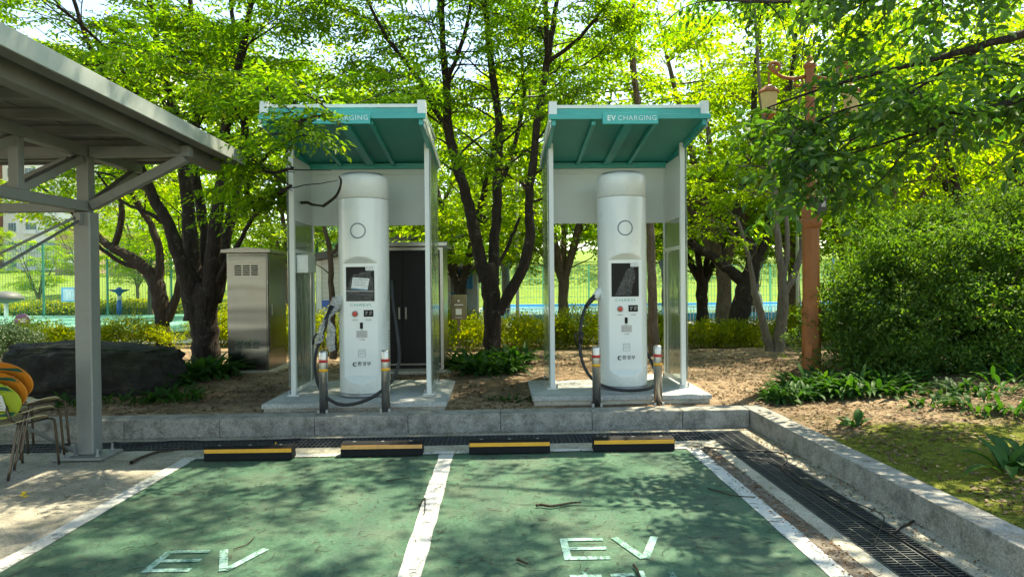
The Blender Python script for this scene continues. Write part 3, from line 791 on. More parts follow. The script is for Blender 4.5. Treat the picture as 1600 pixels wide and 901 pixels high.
wheel_stop(928, 1055, 705.5, 'rightmost black wheel stop with yellow strip near the corner of the drain grate', M_YS)
# ------------------------------------------------------------------ stainless cabinet on the left
def louvers(mb, x0, x1, z0, z1, y, cols, rows):
    w = (x1-x0)/cols
    for c in range(cols):
        for r in range(rows):
            z = z0+(z1-z0)*(r+.5)/rows; xa = x0+w*c+w*.1; xb = x0+w*(c+1)-w*.1
            mb.prism([(y-.001, z-.010), (y-.014, z-.004), (y-.001, z+.010)], 0, xa, xb)
X0, X1, Y0, Y1 = -4.08, -3.47, 10.25, 11.1
cb = empty('steel_cabinet', ((X0+X1)/2, (Y0+Y1)/2, .30), 'tall stainless steel cabinet with louvres standing on a concrete plinth', 'electrical cabinet')
mb = MB(); mb.bb(X0-.12, X1+.14, Y0-.10, Y1+.12, .16, .335); mb.build('plinth', M_SLAB2, cb, .01)
mb = MB(); mb.bb(X0, X1, Y0, Y1, .336, 2.10); mb.build('body', M_INOXD, cb, .006)
mb = MB(); mb.bb(X0+.02, X1-.02, Y0-.012, Y0-.001, .36, 2.06); dr = mb.build('door', M_INOXD, cb, .004)
mb = MB(); louvers(mb, X0+.11, X0+.48, 1.76, 1.92, Y0-.012, 3, 5); mb.build('louvre', M_INOX, dr); mb = MB(); louvers(mb, X0+.11, X0+.48, .66, .80, Y0-.012, 3, 4); mb.build('louvre', M_INOX, dr)
mb = MB(); mb.bb(X1+.001, X1+.010, Y0+.03, Y1-.03, .60, 2.05); sd = mb.build('side_door', M_INOXD, cb, .004)
mb = MB(); mb.bb(X1+.011, X1+.022, Y0+.10, Y0+.14, 1.15, 1.33); mb.build('handle', M_GREY, sd, .003)
mb = MB(); mb.prism([(X0-.06, 2.10), (X1+.06, 2.10), (X1+.06, 2.15), ((X0+X1)/2, 2.185), (X0-.06, 2.15)], 1, Y0-.07, Y1+.07); mb.build('lid', M_INOX, cb, .004)

# ------------------------------------------------------------------ black cabinet behind the left booth
X0, X1, Y0, Y1 = -2.08, -.845, 10.3, 11.15
bc = empty('black_cabinet', ((X0+X1)/2, (Y0+Y1)/2, .2), 'big black double-door cabinet in a steel frame behind the left charger', 'electrical cabinet')
mb = MB(); mb.bb(X0-.08, X1+.10, Y0-.10, Y1+.1, .15, .30); mb.build('plinth', M_SLAB2, bc, .01)
mb = MB(); mb.bb(X0, X1, Y0, Y1, .302, 2.17); mb.build('frame', M_INOX, bc, .006)
mb = MB(); mb.bb(X0-.05, X1+.07, Y0-.10, Y1+.05, 2.171, 2.24); mb.build('lid', M_INOX, bc, .01)
M_BD = simple('black_door_paint', (.007, .007, .008), .5, 0, .1, 5, spec=.25)
xm = (X0+X1)/2
mb = MB(); mb.bb(X0+.06, X1-.05, Y0-.006, Y0-.001, .33, 2.12); mb.build('door_recess', M_BD, bc)
for a, b, hx in ((X0+.07, xm-.004, xm-.05), (xm+.004, X1-.06, xm+.05)):
    mb = MB(); mb.bb(a, b, Y0-.022, Y0-.007, .42, 2.08); d = mb.build('door', M_BD, bc, .004)
    mb = MB(); mb.bb(hx-.015, hx+.015, Y0-.036, Y0-.022, 1.08, 1.26); mb.build('handle', M_INOX, d, .008, 3)
mb = MB(); mb.bb(X0+.06, X1-.05, Y0-.03, Y0-.0065, .385, .41); mb.build('bottom_trim', M_INOX, bc, .003)

# ------------------------------------------------------------------ small metal notice board
p = at(717, 500, 13.6)
sg = empty('notice_board', (p.x, p.y, .15), 'small framed metal notice board on a post behind the black cabinet', 'sign')
mb = MB(); mb.bb(p.x-.03, p.x+.03, 13.62, 13.68, .1, 1.0); mb.build('post', simple('brown_post', (.22, .16, .10), .5), sg)
M_BRZ = simple('bronze_board', (.20, .17, .10), .3, .6, .15, 4)
mb = MB(); mb.bb(p.x-.16, p.x+.16, 13.58, 13.63, .88, 1.38); bd = mb.build('board', M_BRZ, sg, .004)
mb = MB(); mb.bb(p.x-.06, p.x+.06, 13.572, 13.579, .98, 1.10); mb.build('sticker', M_PAPER, bd)
mb = MB(); mb.bb(p.x-.09, p.x+.09, 13.573, 13.579, 1.17, 1.19); mb.bb(p.x-.02, p.x+.02, 13.573, 13.579, 1.24, 1.28); mb.bb(p.x-.07, p.x+.07, 13.573, 13.579, .92, .93); mb.build('print', M_PAPER, bd)

# ------------------------------------------------------------------ carport
M_GALV = simple('galvanised_steel', (.23, .245, .235), .5, .35, .10, 4, .1, 30, dirt=((.13, .12, .10), .58, .4))
M_PURL = simple('dull_steel', (.17, .168, .155), .5, .35, .15, 3, .1, 30)
M_DECK = simple('carport_deck', (.20, .19, .17), .42, .3, .18, 2)
cp = empty('carport', (-3.95, 6.55, 0), 'grey steel carport with trusses, roof edge and column at the left', 'carport')
CX, CY = -3.93, 6.55
mb = MB(); mb.bb(CX-.078, CX+.078, CY-.078, CY+.078, .031, 2.33); col = mb.build('column', M_GALV, cp, .012, 3)
mb = MB(); mb.bb(CX-.24, CX+.22, CY-.19, CY+.17, .006, .03); bp = mb.build('base_plate', M_GALV, col, .003)
for dx in (-.17, .15):
    for dy in (-.13, .11): MB().lathe([(.022, 0), (.022, .018), (.012, .019), (.012, .07)], (CX+dx, CY+dy, .03), 8, False).build('anchor_bolt', M_GREY, bp)
zT, zBt = 2.90, 2.33
def trussbar(a, b, w=.085, h=.085, mat=M_GALV, name='truss_member', par=cp): return MB().bar(a, b, w, h).build(name, mat, par, .005)
# truss along the bays
trussbar((CX, -3, zT), (CX, 7.5, zT), .10, .10); trussbar((CX, -3, zBt+.05), (CX, CY+.05, zBt+.05), .09, .09)
trussbar((CX, CY, zBt+.096), (CX, CY, zT-.051), .11, .11)
for k, yy in enumerate((5.62, 4.7, 3.8, 2.9)): trussbar((CX, yy, zBt+.096), (CX, yy, zT-.051), .08, .08)
for a, b in ((CY-.09, 5.66), (4.66, 5.58), (4.62, 3.84), (2.94, 3.76)):
    trussbar((CX, a, zT-.075) if a > b else (CX, a, zBt+.11), (CX, b, zBt+.11) if a > b else (CX, b, zT-.075), .075, .075)
trussbar((CX, CY+.06, zBt+.06), (CX, 7.40, zT-.07), .08, .08)
# bracket out over the next bay and the truss across
trussbar((CX+.056, CY, zT), (-2.93, CY, zT), .09, .10); trussbar((CX+.06, CY, zBt+.06), (-2.98, CY, zT-.06), .085, .085)
trussbar((-9.5, CY, zT), (CX-.056, CY, zT), .09, .10); trussbar((-9.5, CY, zBt+.045), (CX-.08, CY, zBt+.045), .08, .085)
for a, b in ((-4.08, -4.95), (-5.05, -5.95)): trussbar((a, CY, zT-.07), (b, CY, zBt+.11), .075, .075)
trussbar((-5.0, CY, zBt+.09), (-5.0, CY, zT-.051), .075, .075)
# roof
RX = -2.79; y0r, y1r = -3.0, 7.56
zr = lambda y: 3.02+(7.56-y)*.012
def slab(mb, x0, x1, y0, y1, dz0, dz1):
    V = [(x, y, zr(y)+dz) for dz in (dz0, dz1) for x, y in ((x0, y0), (x1, y0), (x1, y1), (x0, y1))]
    mb.add(V, [(0,3,2,1), (4,5,6,7), (0,1,5,4), (1,2,6,5), (2,3,7,6), (3,0,4,7)]); return mb
roof = slab(MB(), -9.6, RX-.02, y0r, y1r, -.01, .02).build('roof', M_DECK, cp)
M_FAS = simple('lit_fascia_steel', (.36, .40, .38), .45, .2, .06, 2)  # lighter than the other carport steel; sunlit brightness put into its colour
slab(MB(), RX-.018, RX, y0r, y1r+.01, -.075, .055).build('fascia', M_FAS, roof, .003)
slab(MB(), -9.6, RX-.02, y1r+.001, y1r+.015, -.06, .03).build('fascia', M_PURL, roof, .003)
slab(MB(), RX-.13, RX-.019, y0r, y1r, -.075, -.06).build('gutter_lip', M_PURL, roof)
slab(MB(), RX-.34, RX-.22, y0r, y1r-.12, -.16, -.012).build('edge_beam', M_PURL, roof, .004)
yy = 7.15
while yy > -2:
    slab(MB(), -9.5, RX-.345, yy-.04, yy+.04, -.095, -.012).build('purlin', M_PURL, roof, .004); yy -= .56
for k in range(14):
    xx = RX-.45-.5*k
    slab(MB(), xx-.006, xx+.006, y0r, y1r, -.018, -.0105).build('deck_seam', M_PURL, roof)
# bracing rods
rods = MB(); R1 = lambda: rods.build('bracing_rod', M_GALV, cp)
rods.tube([(CX-.05, CY-.10, 2.27), (CX-.75, CY-.12, 1.93), (CX-3, CY-.15, .84)], .013, 8)
R1(); rods = MB(); rods.tube([(CX+.0, CY-.09, 2.25), (CX-.02, 5.4, 1.76), (CX-.02, 2.0, .32)], .013, 8)
R1(); rods = MB(); rods.tube([(CX-.08, CY-.12, .08), (CX-.78, CY-.9, .90), (CX-1.6, CY-1.8, 1.85)], .015, 8)
rods.build('bracing_rod', M_GALV, cp)
mb = MB(); mb.bb(CX-.02, CX+.02, CY-.13, CY-.08, 2.2, 2.31); mb.build('lug', M_GALV, cp); mb = MB(); mb.bb(CX-.12, CX-.075, CY-.13, CY-.07, .04, .14); mb.build('lug', M_GALV, cp)

# ------------------------------------------------------------------ stacked school chairs
M_OR = simple('orange_plastic', (.60, .20, .02), .45, 0, .06); M_LIME = simple('lime_plastic', (.36, .45, .04), .45, 0, .06)
M_DG = simple('dark_green_band', (.01, .09, .06), .5); M_CR = simple('cream_seat', (.50, .42, .24), .45, 0, .08); M_LEG = simple('brown_metal_leg', (.10, .075, .055), .35, .7, .1)
def chair(loc, ang, mb_back, z, label, group='stacked chairs under the carport'):
    L = Vector(loc); Rz = Matrix.Rotation(ang, 3, 'Z')
    def W(x, y, zz): return Rz @ Vector((x, y, 0)) + Vector((L.x, L.y, L.z+zz))
    c = empty('chair', L, label, 'chair', group)
    # seat shell, x forward
    V = []; Q = []; n = 10
    for k in (0, 1):
        for i in range(n+1):
            for j in range(n+1):
                u = i/n; v = j/n*2-1; wd = .20*(1-.25*max(0, u-.7)/.3)
                V.append(W(-.20+.42*u, v*wd, .44+.03*v*v+.02*math.sin(u*3)+.06*max(0, .15-u)+.03*max(0, u-.8)*3*(-1)-.008*k))
    m_ = (n+1)**2
    for i in range(n):
        for j in range(n):
            a = i*(n+1)+j; q = (a, a+1, a+n+2, a+n+1); Q.append(q); Q.append(tuple(m_+t for t in q[::-1]))
    for i in range(n):
        for j in (0, n):
            a = i*(n+1)+j; b = a+n+1; Q.append((a, b, m_+b, m_+a)); 
        a = i; b = i+1; Q.append((a, b, m_+b, m_+a)); a = n*(n+1)+i; b = a+1; Q.append((a, b, m_+b, m_+a))
    raw_mesh('seat', V, Q, M_CR, c, True)
    # oval back with bands
    def oval(w, h, x0, th, ztop=None, zlow=None, n=40):
        P = []
        for i in range(n):
            a = 2*math.pi*i/n; y = w*math.cos(a); zz = h*math.sin(a)
            if ztop is not None: zz = min(zz, ztop)
            if zlow is not None: zz = max(zz, zlow)
            # keep inside the ellipse after clamping
            lim = w*math.sqrt(max(0, 1-(zz/h)**2)); y = max(-lim, min(lim, y)) if abs(zz) < h else 0
            P.append((y, zz))
        mb = MB(); cz = .665
        def pt(y, zz, x): return W(x-.10*(zz)/.3-.20+.03*(y/w)**2, y, cz+zz)
        V = [pt(y, zz, x0) for y, zz in P]+[pt(y, zz, x0-th) for y, zz in P]
        mb.add(V, [tuple(range(n)), tuple(range(2*n-1, n-1, -1))]+[(i, (i+1) % n, n+(i+1) % n, n+i) for i in range(n)]); return mb
    bk = oval(.25, .175, 0, .016).build('backrest', mb_back, c)
    for s in (1, -1):
        x0 = .0012 if s > 0 else -.0165
        oval(.247, .172, x0, .0008, ztop=.12, zlow=.075).build('band', M_DG, bk)
        oval(.247, .172, x0, .0008, ztop=-.105, zlow=-.145).build('band', M_DG, bk)
        mb = MB(); mb.add([W(-.20-.10*zz/.3+(.014 if s > 0 else -.0185), y, .665+zz) for y, zz in ((-.13, -.09), (.13, -.09), (.13, .05), (-.13, .05))], [(0,1,2,3)]); nb = mb.build('notice', M_PAPER, bk)
        mb = MB()
        for k in range(5):
            z0 = .035-.026*k; h = .010 if k == 0 else .006
            if k == 1: continue
            mb.add([W(-.20-.10*zz/.3+(.015 if s > 0 else -.0195), y, .665+zz) for y, zz in ((-.10, z0-h), (.10-.02*(k % 2), z0-h), (.10-.02*(k % 2), z0), (-.10, z0))], [(0,1,2,3)])
        mb.build('print', M_INKG, nb)
    for sy in (-1, 1):
        MB().tube(catmull([W(.18, sy*.17, .44), W(.235, sy*.175, .42), W(.25, sy*.18, .36), W(.275, sy*.19, .0)], 5), .011, 8).build('leg', M_LEG, c)
        MB().tube(catmull([W(-.10, sy*.17, .44), W(-.14, sy*.175, .40), W(-.25, sy*.19, 0)], 5), .011, 8).build('leg', M_LEG, c)
        MB().tube([W(.18, sy*.165, .44), W(-.10, sy*.165, .44), W(-.18, sy*.14, .5), W(-.19, sy*.12, .62)], .010, 8).build('frame_rail', M_LEG, c)
    return c
ca = R_(80)
for k, (mt, lab) in enumerate(((M_LIME, 'lowest chair of the stack by the carport column, lime green oval back'), (M_OR, 'middle chair of the stack by the carport column, orange oval back'), (M_OR, 'topmost chair of the stack by the carport column, orange oval back'))):
    fr = Vector((math.cos(ca), math.sin(ca), 0))
    chair(Vector((-4.27, 6.02, .004))+fr*(.06*k)+Vector((0, 0, .072*k)), ca, mt, 0, lab)
chair((-4.60, 5.55, .004), R_(62), M_OR, 0, 'orange-backed chair cut by the left edge, in front of the chair stack', 'stacked chairs under the carport')

# ------------------------------------------------------------------ orange lamp post
M_LAMP = simple('terracotta_paint', (.27, .095, .030), .6, 0, .18, 5, .25, 60, dirt=((.20, .09, .05), .6, .5))
L = Vector((gx(1268, 9.3), 9.3, .30)); L.z -= .0; lp = empty('street_lamp', L, 'tall terracotta lamp post with scrolled arms rising through the leaves', 'street lamp')
R8 = math.pi/8
mb = MB(); mb.lathe([(.125, -.1), (.125, 1.02), (.112, 1.03), (.112, 2.02), (.135, 2.05), (.150, 2.09), (.150, 2.13), (.125, 2.17), (.128, 2.26), (.108, 2.30), (.092, 2.34), (.088, 2.50), (.098, 2.53), (.088, 2.56), (.082, 2.86), (.10, 2.90), (.10, 2.95), (.078, 3.0), (.066, 3.9), (.085, 3.94), (.085, 4.0), (.07, 4.03), (.07, 4.22), (.088, 4.25), (.088, 4.28), (.055, 4.31), (.03, 4.34), (.045, 4.36), (.012, 4.42)], L, 8, False, R8)
mb.build('pole', M_LAMP, lp, .005)
mb = MB(); mb.bb(L.x-.10, L.x-.0, L.y-.128, L.y-.119, L.z+.45, L.z+.95); mb.build('access_door', M_LAMP, lp, .003)
bx = MB(); bx.bb(L.x+.0, L.x+.13, L.y-.20, L.y-.10, L.z+2.20, L.z+2.44); jb = bx.build('junction_box', simple('black_box', (.02, .02, .022), .4), lp, .008)
mb = MB(); mb.bb(L.x+.05, L.x+.11, L.y-.207, L.y-.201, L.z+2.30, L.z+2.38); mb.build('meter', M_GREY, jb, .003)
M_LANT = simple('cream_lantern_glass', (.50, .38, .17), .5)
for s in (-1, 1):
    arm = []
    for i in range(26):
        a = i/25*2.6*math.pi; rr = .085*(1-i/31); arm.append(L+Vector((s*(.48+rr*math.cos(a)*1.0), 0, 4.22+rr*math.sin(a)+.02)))
    pth = [L+Vector((s*.07, 0, 4.12)), L+Vector((s*.22, 0, 4.09)), L+Vector((s*.40, 0, 4.12))]
    am = MB().tube(catmull(pth+[arm[0]], 6), .024, 8).tube(arm, .022, 8).tube([L+Vector((s*(.16+.06*math.cos(t)), 0, 4.04+.06*math.sin(t))) for t in [k*.5 for k in range(13)]], .016, 8).build('arm', M_LAMP, lp)
    c = L+Vector((s*.57, 0, 3.62))
    mb = MB(); mb.tube([c+Vector((0, 0, .38)), c+Vector((0, 0, .56))], .012, 6); mb.lathe([(.04, .38), (.14, .30), (.15, .27), (.10, .27)], c, 6, False); mb.lathe([(.05, .27), (.03, -.02), (.09, -.02), (.06, -.06), (.02, -.09)], c, 6, False)
    lan = mb.build('lantern', M_LAMP, lp)
    mb = MB(); mb.lathe([(.085, -.02), (.125, .268)], c, 6, False); mb.build('lantern_glass', M_LANT, lan)

# ------------------------------------------------------------------ boulder
def rock():
    bm = bmesh.new(); bmesh.ops.create_icosphere(bm, subdivisions=6, radius=1)
    from mathutils import noise as nz
    for v in bm.verts:
        p = v.co.copy(); q = Vector((abs(p.x)**.75*math.copysign(1, p.x), abs(p.y)**.8*math.copysign(1, p.y), abs(p.z)**.55*math.copysign(1, p.z)))
        n = nz.fractal(p*1.4+Vector((3, 1, 7)), 1.0, 2.1, 5)*.20 + nz.fractal(p*5, 1, 2, 5)*.06 + .05*abs(nz.noise(p*2.3+Vector((9, 2, 4))))*math.copysign(1, nz.noise(p*1.1))
        v.co = Vector((q.x*1.03, q.y*.62, q.z*.40))*(1+n)
        if v.co.z > .28: v.co.z = .28+(v.co.z-.28)*.35
        v.co.z -= .05*v.co.x
    me = bpy.data.meshes.new('boulder'); bm.to_mesh(me); bm.free()
    me.polygons.foreach_set('use_smooth', [True]*len(me.polygons))
    m = N('dark_rock'); co = m.coord()
    c = m.ramp(m.noise(5, 9, .75, co), [(.3, (.022, .023, .021)), (.55, (.048, .050, .045)), (.75, (.12, .12, .105))])
    k = m.ramp(m.noise(2.2, 5, .7, co), [(.5, 0), (.62, 1)]); c = m.mix(m.math('MULTIPLY', k, .5), c, (.06, .075, .03))
    me.materials.append(m.done(m.pbr(c, .9, 0, .25, m.bump(m.math('ADD', m.noise(14, 10, .8, co), m.math('MULTIPLY', m.noise(4, 8, .7, m.coord((1, 1, 3.5)), 1.0), 1.2)), 1.0, .09))))
    o = bpy.data.objects.new('boulder', me); COL.objects.link(o); c0 = at(153, 590, 9.1); o.location = (c0.x, 9.1, .53)
    tag(o, 'long dark boulder lying in the bed behind the carport column', 'boulder')
rock()
# ------------------------------------------------------------------ foliage tools
def bark(name, dark, light, sc=1.0, lichen=.0):
    m = N(name); co = m.coord((14*sc, 14*sc, 3.0*sc), True)
    f = m.noise(1.6, 8, .7, co, .6); v = m.n('TexVoronoi'); v.inputs['Scale'].default_value = 2.2; m.l(co, v.inputs['Vector'])
    c = m.ramp(f, [(.3, dark), (.7, light)])
    if lichen:
        k = m.ramp(m.noise(6, 7, .8, m.coord(world=True)), [(.56, 0), (.64, 1)]); c = m.mix(m.math('MULTIPLY', k, lichen), c, (.26, .25, .21))
    h = m.math('ADD', f, m.math('MULTIPLY', v.outputs['Distance'], .5))
    return m.done(m.pbr(c, .92, 0, .2, m.bump(h, .9, .03)))
M_BARK = bark('dark_bark', (.016, .012, .010), (.055, .043, .034), 1, .30)
M_BARK2 = bark('brown_bark', (.07, .05, .035), (.20, .15, .11), 1, .4)
M_BARK3 = bark('grey_bark', (.10, .085, .065), (.26, .22, .17), 1.2, .3)

# leaf colour per variety; the light shining through gives the bright green
L_ZEL = leafmat('zelkova_leaf', (.045, .12, .012), (.11, .21, .022), .66, (3.2, 2.85, .75), .02, (.20, .27, .03))
L_ZEL2 = leafmat('fresh_leaf', (.075, .15, .014), (.15, .25, .025), .66, (2.95, 2.65, .7), .015, (.22, .27, .04))
L_DARK = leafmat('dark_green_leaf', (.022, .070, .016), (.065, .145, .028), .50, (2.4, 2.5, .7), .05, (.09, .17, .03))
L_BUSH = leafmat('bush_leaf', (.030, .082, .018), (.090, .175, .030), .44, (2.3, 2.3, .6), .035, (.12, .20, .03))
L_HEDGE = leafmat('azalea_leaf', (.09, .15, .016), (.22, .29, .025), .50, (2.8, 2.3, .4), .015, (.30, .28, .04))
L_HOSTA = leafmat('lance_leaf', (.016, .062, .015), (.036, .100, .022), .36, (1.9, 2.0, .5), .022, (.06, .13, .025))
L_FAR = leafmat('far_leaf', (.08, .16, .018), (.17, .27, .03), .6, (2.7, 2.4, .75), .015, (.24, .30, .05))
L_BOX = leafmat('clipped_leaf', (.012, .045, .010), (.035, .090, .018), .3, (1.6, 1.6, .5), .12)

def leaf6(L, W, fold=.35, droop=.15):
    """6 verts, 2 quads; along +x, normal +z"""
    h = W/2*fold
    return np.array([(0, 0, 0), (L*.33, W/2, h), (L*.72, W*.36, h*.6-droop*L*.35), (L, 0, -droop*L), (L*.72, -W*.36, h*.6-droop*L*.35), (L*.33, -W/2, h)], dtype=np.float32)
LQ = np.array([(0, 1, 2, 3), (3, 4, 5, 0)], dtype=np.int32)
def rotz(a): c, s = math.cos(a), math.sin(a); return np.array([(c, -s, 0), (s, c, 0), (0, 0, 1)])
def roty(a): c, s = math.cos(a), math.sin(a); return np.array([(c, 0, s), (0, 1, 0), (-s, 0, c)])
def rotx(a): c, s = math.cos(a), math.sin(a); return np.array([(1, 0, 0), (0, c, -s), (0, s, c)])
def spray_tpl(rng, n, length, L, W, spread=55, jitter=18, hang=8, clus=0.0):
    """a twig with alternate leaves in one loose plane"""
    out = []
    for i in range(n):
        t = (i+.6)/n; side = 1 if i % 2 else -1
        a = R_(side*(spread+rng.normal()*jitter)) if i < n-1 else R_(rng.normal()*10)
        lf = leaf6(L*rng.uniform(.5, 1.2)*(1-.25*abs(t-.5)), W*rng.uniform(.8, 1.1), rng.uniform(.1, .5), rng.uniform(.05, .35))
        lf = lf @ rotx(rng.normal()*.35).T @ roty(R_(hang+rng.normal()*14)).T @ rotz(a).T
        p = np.array([t*length, side*.004, -.10*length*t*t+rng.normal()*.012*(1+clus*8)]); out.append(lf+p)
    return np.concatenate(out)
def tuft_tpl(rng, n, rad, L, W):
    """whorl of small leaves pointing outwards/up: shrubs"""
    out = []
    for i in range(n):
        a = rng.uniform(0, 2*math.pi); el = rng.uniform(-5, 70)
        lf = leaf6(L*rng.uniform(.7, 1.15), W*rng.uniform(.8, 1.1), rng.uniform(.1, .4), rng.uniform(0, .3))
        lf = lf @ rotx(rng.normal()*.3).T @ roty(-R_(el)).T @ rotz(a).T
        p = np.array([rng.normal()*rad, rng.normal()*rad, rng.normal()*rad*.8]); out.append(lf+p)
    return np.concatenate(out)

def place(tpls, P, D, S, rng, roll=.35):
    """copies of random templates at P along directions D with size S"""
    P = np.asarray(P, dtype=np.float64); D = np.asarray(D, dtype=np.float64); S = np.asarray(S, dtype=np.float64)
    D = D/np.linalg.norm(D, axis=1, keepdims=True)
    Y = np.cross(np.array([0, 0, 1.0]), D); nn = np.linalg.norm(Y, axis=1, keepdims=True); Y = np.where(nn < 1e-3, np.array([[0, 1.0, 0]]), Y/np.maximum(nn, 1e-6))
    Z = np.cross(D, Y); a = rng.normal(size=len(P))*roll; c = np.cos(a)[:, None]; s = np.sin(a)[:, None]
    Y, Z = Y*c+Z*s, Z*c-Y*s
    R = np.stack([D, Y, Z], axis=1)                # rows: local axes in world
    which = rng.integers(0, len(tpls), len(P)); Vs = []; Qs = []; off = 0
    for k, T in enumerate(tpls):
        m_ = which == k
        if not m_.any(): continue
        V = np.einsum('vi,nij->nvj', T, R[m_])*S[m_][:, None, None]+P[m_][:, None, :]
        n = V.shape[0]; nv = T.shape[0]; nl = nv//6
        q = (LQ[None]+6*np.arange(nl)[:, None, None]).reshape(-1, 4)
        Q = (q[None]+(nv*np.arange(n))[:, None, None]).reshape(-1, 4)+off
        Vs.append(V.reshape(-1, 3)); Qs.append(Q); off += n*nv
    return np.concatenate(Vs), np.concatenate(Qs)

class Tubes:
    def __init__(s): s.V = []; s.Q = []; s.n = 0
    def add(s, pts, rad, n):
        pts = np.asarray(pts, dtype=np.float64); m_ = len(pts); T = np.gradient(pts, axis=0); T /= np.maximum(np.linalg.norm(T, axis=1, keepdims=True), 1e-9)
        ref = np.array([0, 0, 1.0]) if abs(T[0, 2]) < .9 else np.array([1.0, 0, 0])
        A_ = np.cross(T, ref); A_ /= np.maximum(np.linalg.norm(A_, axis=1, keepdims=True), 1e-9); B_ = np.cross(T, A_)
        an = np.arange(n)*2*math.pi/n
        V = pts[:, None]+(A_[:, None]*np.cos(an)[None, :, None]+B_[:, None]*np.sin(an)[None, :, None])*np.asarray(rad)[:, None, None]
        i = np.arange(m_-1)[:, None]*n; k = np.arange(n)[None]; k2 = (k+1) % n
        Q = np.stack([i+k, i+k2, i+n+k2, i+n+k], axis=-1).reshape(-1, 4)+s.n
        s.V.append(V.reshape(-1, 3)); s.Q.append(Q); s.n += m_*n
    def mesh(s, name, mat, parent): return raw_mesh(name, np.concatenate(s.V), np.concatenate(s.Q), mat, parent, True)

def stem_px(pts, Y, k=1.0):
    """(px, py, radius px, dY) measured in the photo -> points and radii"""
    P = []; Rr = []
    for q in pts:
        y = Y+(q[3] if len(q) > 3 else 0); P.append(np.array(at(q[0], q[1], y))); Rr.append(q[2]*y/F*k)
    return P, Rr
def smooth_path(P, Rr, k=4):
    C = [np.array(v) for v in catmull([Vector(p) for p in P], k)]
    r = np.interp(np.arange(len(C)), np.arange(len(P))*k, Rr); return np.array(C), r
def clump(p, seed=0):
    x, y, z = p[0]+seed*3.1, p[1]+seed*1.7, p[2]*1.3
    return math.sin(1.9*x+1.1*z+.5)+math.sin(2.3*y-1.3*x+1.7)+math.sin(2.1*z+1.4*y+.3*x)+.6*math.sin(4.3*x+3.7*y)+.6*math.sin(4.9*z-3.1*x)

def grow(stems, rng, l1=(2.0, 1.9), l2=9, t0=.3, leaf=(.075, .034), nl=10, spray=.34, per2=5, zmin=2.8, keep=None, up=.35, center=None, cull=-1.1, seed=0, lift=0.0, tw=None, size=1.0, hang=0.0):
    """secondary limbs, twigs and leaf sprays from the main stems"""
    tw = tw or Tubes(); P = []; D = []; S = []
    allp = np.concatenate([c for c, r in stems]); cen = allp.mean(axis=0) if center is None else np.array(center)
    for C, Rr in stems:
        seg = np.linalg.norm(np.diff(C, axis=0), axis=1); cum = np.concatenate([[0], np.cumsum(seg)]); L = cum[-1]
        n1 = max(2, int(L*l1[0]*(1-t0))); az0 = rng.uniform(0, 6.28)
        for k in range(n1+1):
            t = t0+(1-t0)*(k+rng.uniform(-.3, .3))/n1; t = min(max(t, t0), 1.0) if k < n1 else 1.0
            s = t*L; i = min(np.searchsorted(cum, s), len(C)-1); i0 = max(0, i-1)
            f = (s-cum[i0])/max(cum[i]-cum[i0], 1e-6); p = C[i0]*(1-f)+C[i]*f; T = C[i]-C[i0]; T = T/max(np.linalg.norm(T), 1e-6); r0 = Rr[i]
            az = az0+k*2.4+rng.normal()*.5; o = p-cen; oz = math.atan2(o[1], o[0])
            h = np.array([math.cos(az), math.sin(az), 0])+.45*np.array([math.cos(oz), math.sin(oz), 0])
            h /= max(np.linalg.norm(h), 1e-6)
            d = h*(1-.15*0)+T*up+np.array([0, 0, rng.uniform(-.05, .45)+lift]); d /= np.linalg.norm(d)
            ln = l1[1]*rng.uniform(.6, 1.25)*(1-.35*(t-t0)/(1-t0+1e-6))
            pts = [p]; dd = d.copy(); m_ = 6
            for q in range(m_):
                dd = dd+rng.normal(size=3)*.13+np.array([0, 0, -(.06+hang*.5)*q/m_*2]); dd /= np.linalg.norm(dd); pts.append(pts[-1]+dd*ln/m_)
            pts = np.array(pts)
            if keep and not keep(pts[-1]) and rng.random() < .9: pts = pts[:3]
            rr = min(max(r0*.32, .008), .024); tw.add(pts, np.linspace(rr, .004, len(pts)), 5)
            for j in range(l2):
                u = .18+.82*(j+rng.uniform(0, 1))/l2; q = min(int(u*(len(pts)-1)), len(pts)-2); ff = u*(len(pts)-1)-q
                b = pts[q]*(1-ff)+pts[q+1]*ff; dl = pts[q+1]-pts[q]; dl /= max(np.linalg.norm(dl), 1e-6)
                a = R_((1 if j % 2 else -1)*rng.uniform(25, 75)); ca, sa = math.cos(a), math.sin(a)
                e = np.array([dl[0]*ca-dl[1]*sa, dl[0]*sa+dl[1]*ca, dl[2]*.5+rng.normal()*(.22+hang)-hang*.5]); e /= np.linalg.norm(e)
                l_2 = ln*.38*(1.15-u*.6)*rng.uniform(.6, 1.2)
                e2 = e+np.array([0, 0, -.15]); mid = b+e*l_2*.5; end = mid+e2/np.linalg.norm(e2)*l_2*.5
                if clump(end, seed) < cull: continue
                if end[2] < zmin+rng.uniform(-.2, .25): continue
                if keep and not keep(end): continue
                tw.add([b, mid, end], [.007, .005, .003], 3)
                for w_ in range(per2):
                    v = .25+.75*(w_+rng.uniform(0, .6))/per2; pp = (b*(1-2*v)+mid*2*v) if v < .5 else (mid*(2-2*v)+end*(2*v-1))
                    a = R_((1 if w_ % 2 else -1)*rng.uniform(15, 70)) if w_ < per2-1 else 0
                    ca, sa = math.cos(a), math.sin(a); g = np.array([e[0]*ca-e[1]*sa, e[0]*sa+e[1]*ca, e[2]*.4-.12+rng.normal()*.22])
                    if keep and not keep(pp+g*spray): continue
                    P.append(pp); D.append(g); S.append(rng.uniform(.6, 1.3)*size)
    tp = [spray_tpl(rng, nl, spray, leaf[0], leaf[1]) for _ in range(10)]
    return tw, tp, P, D, S

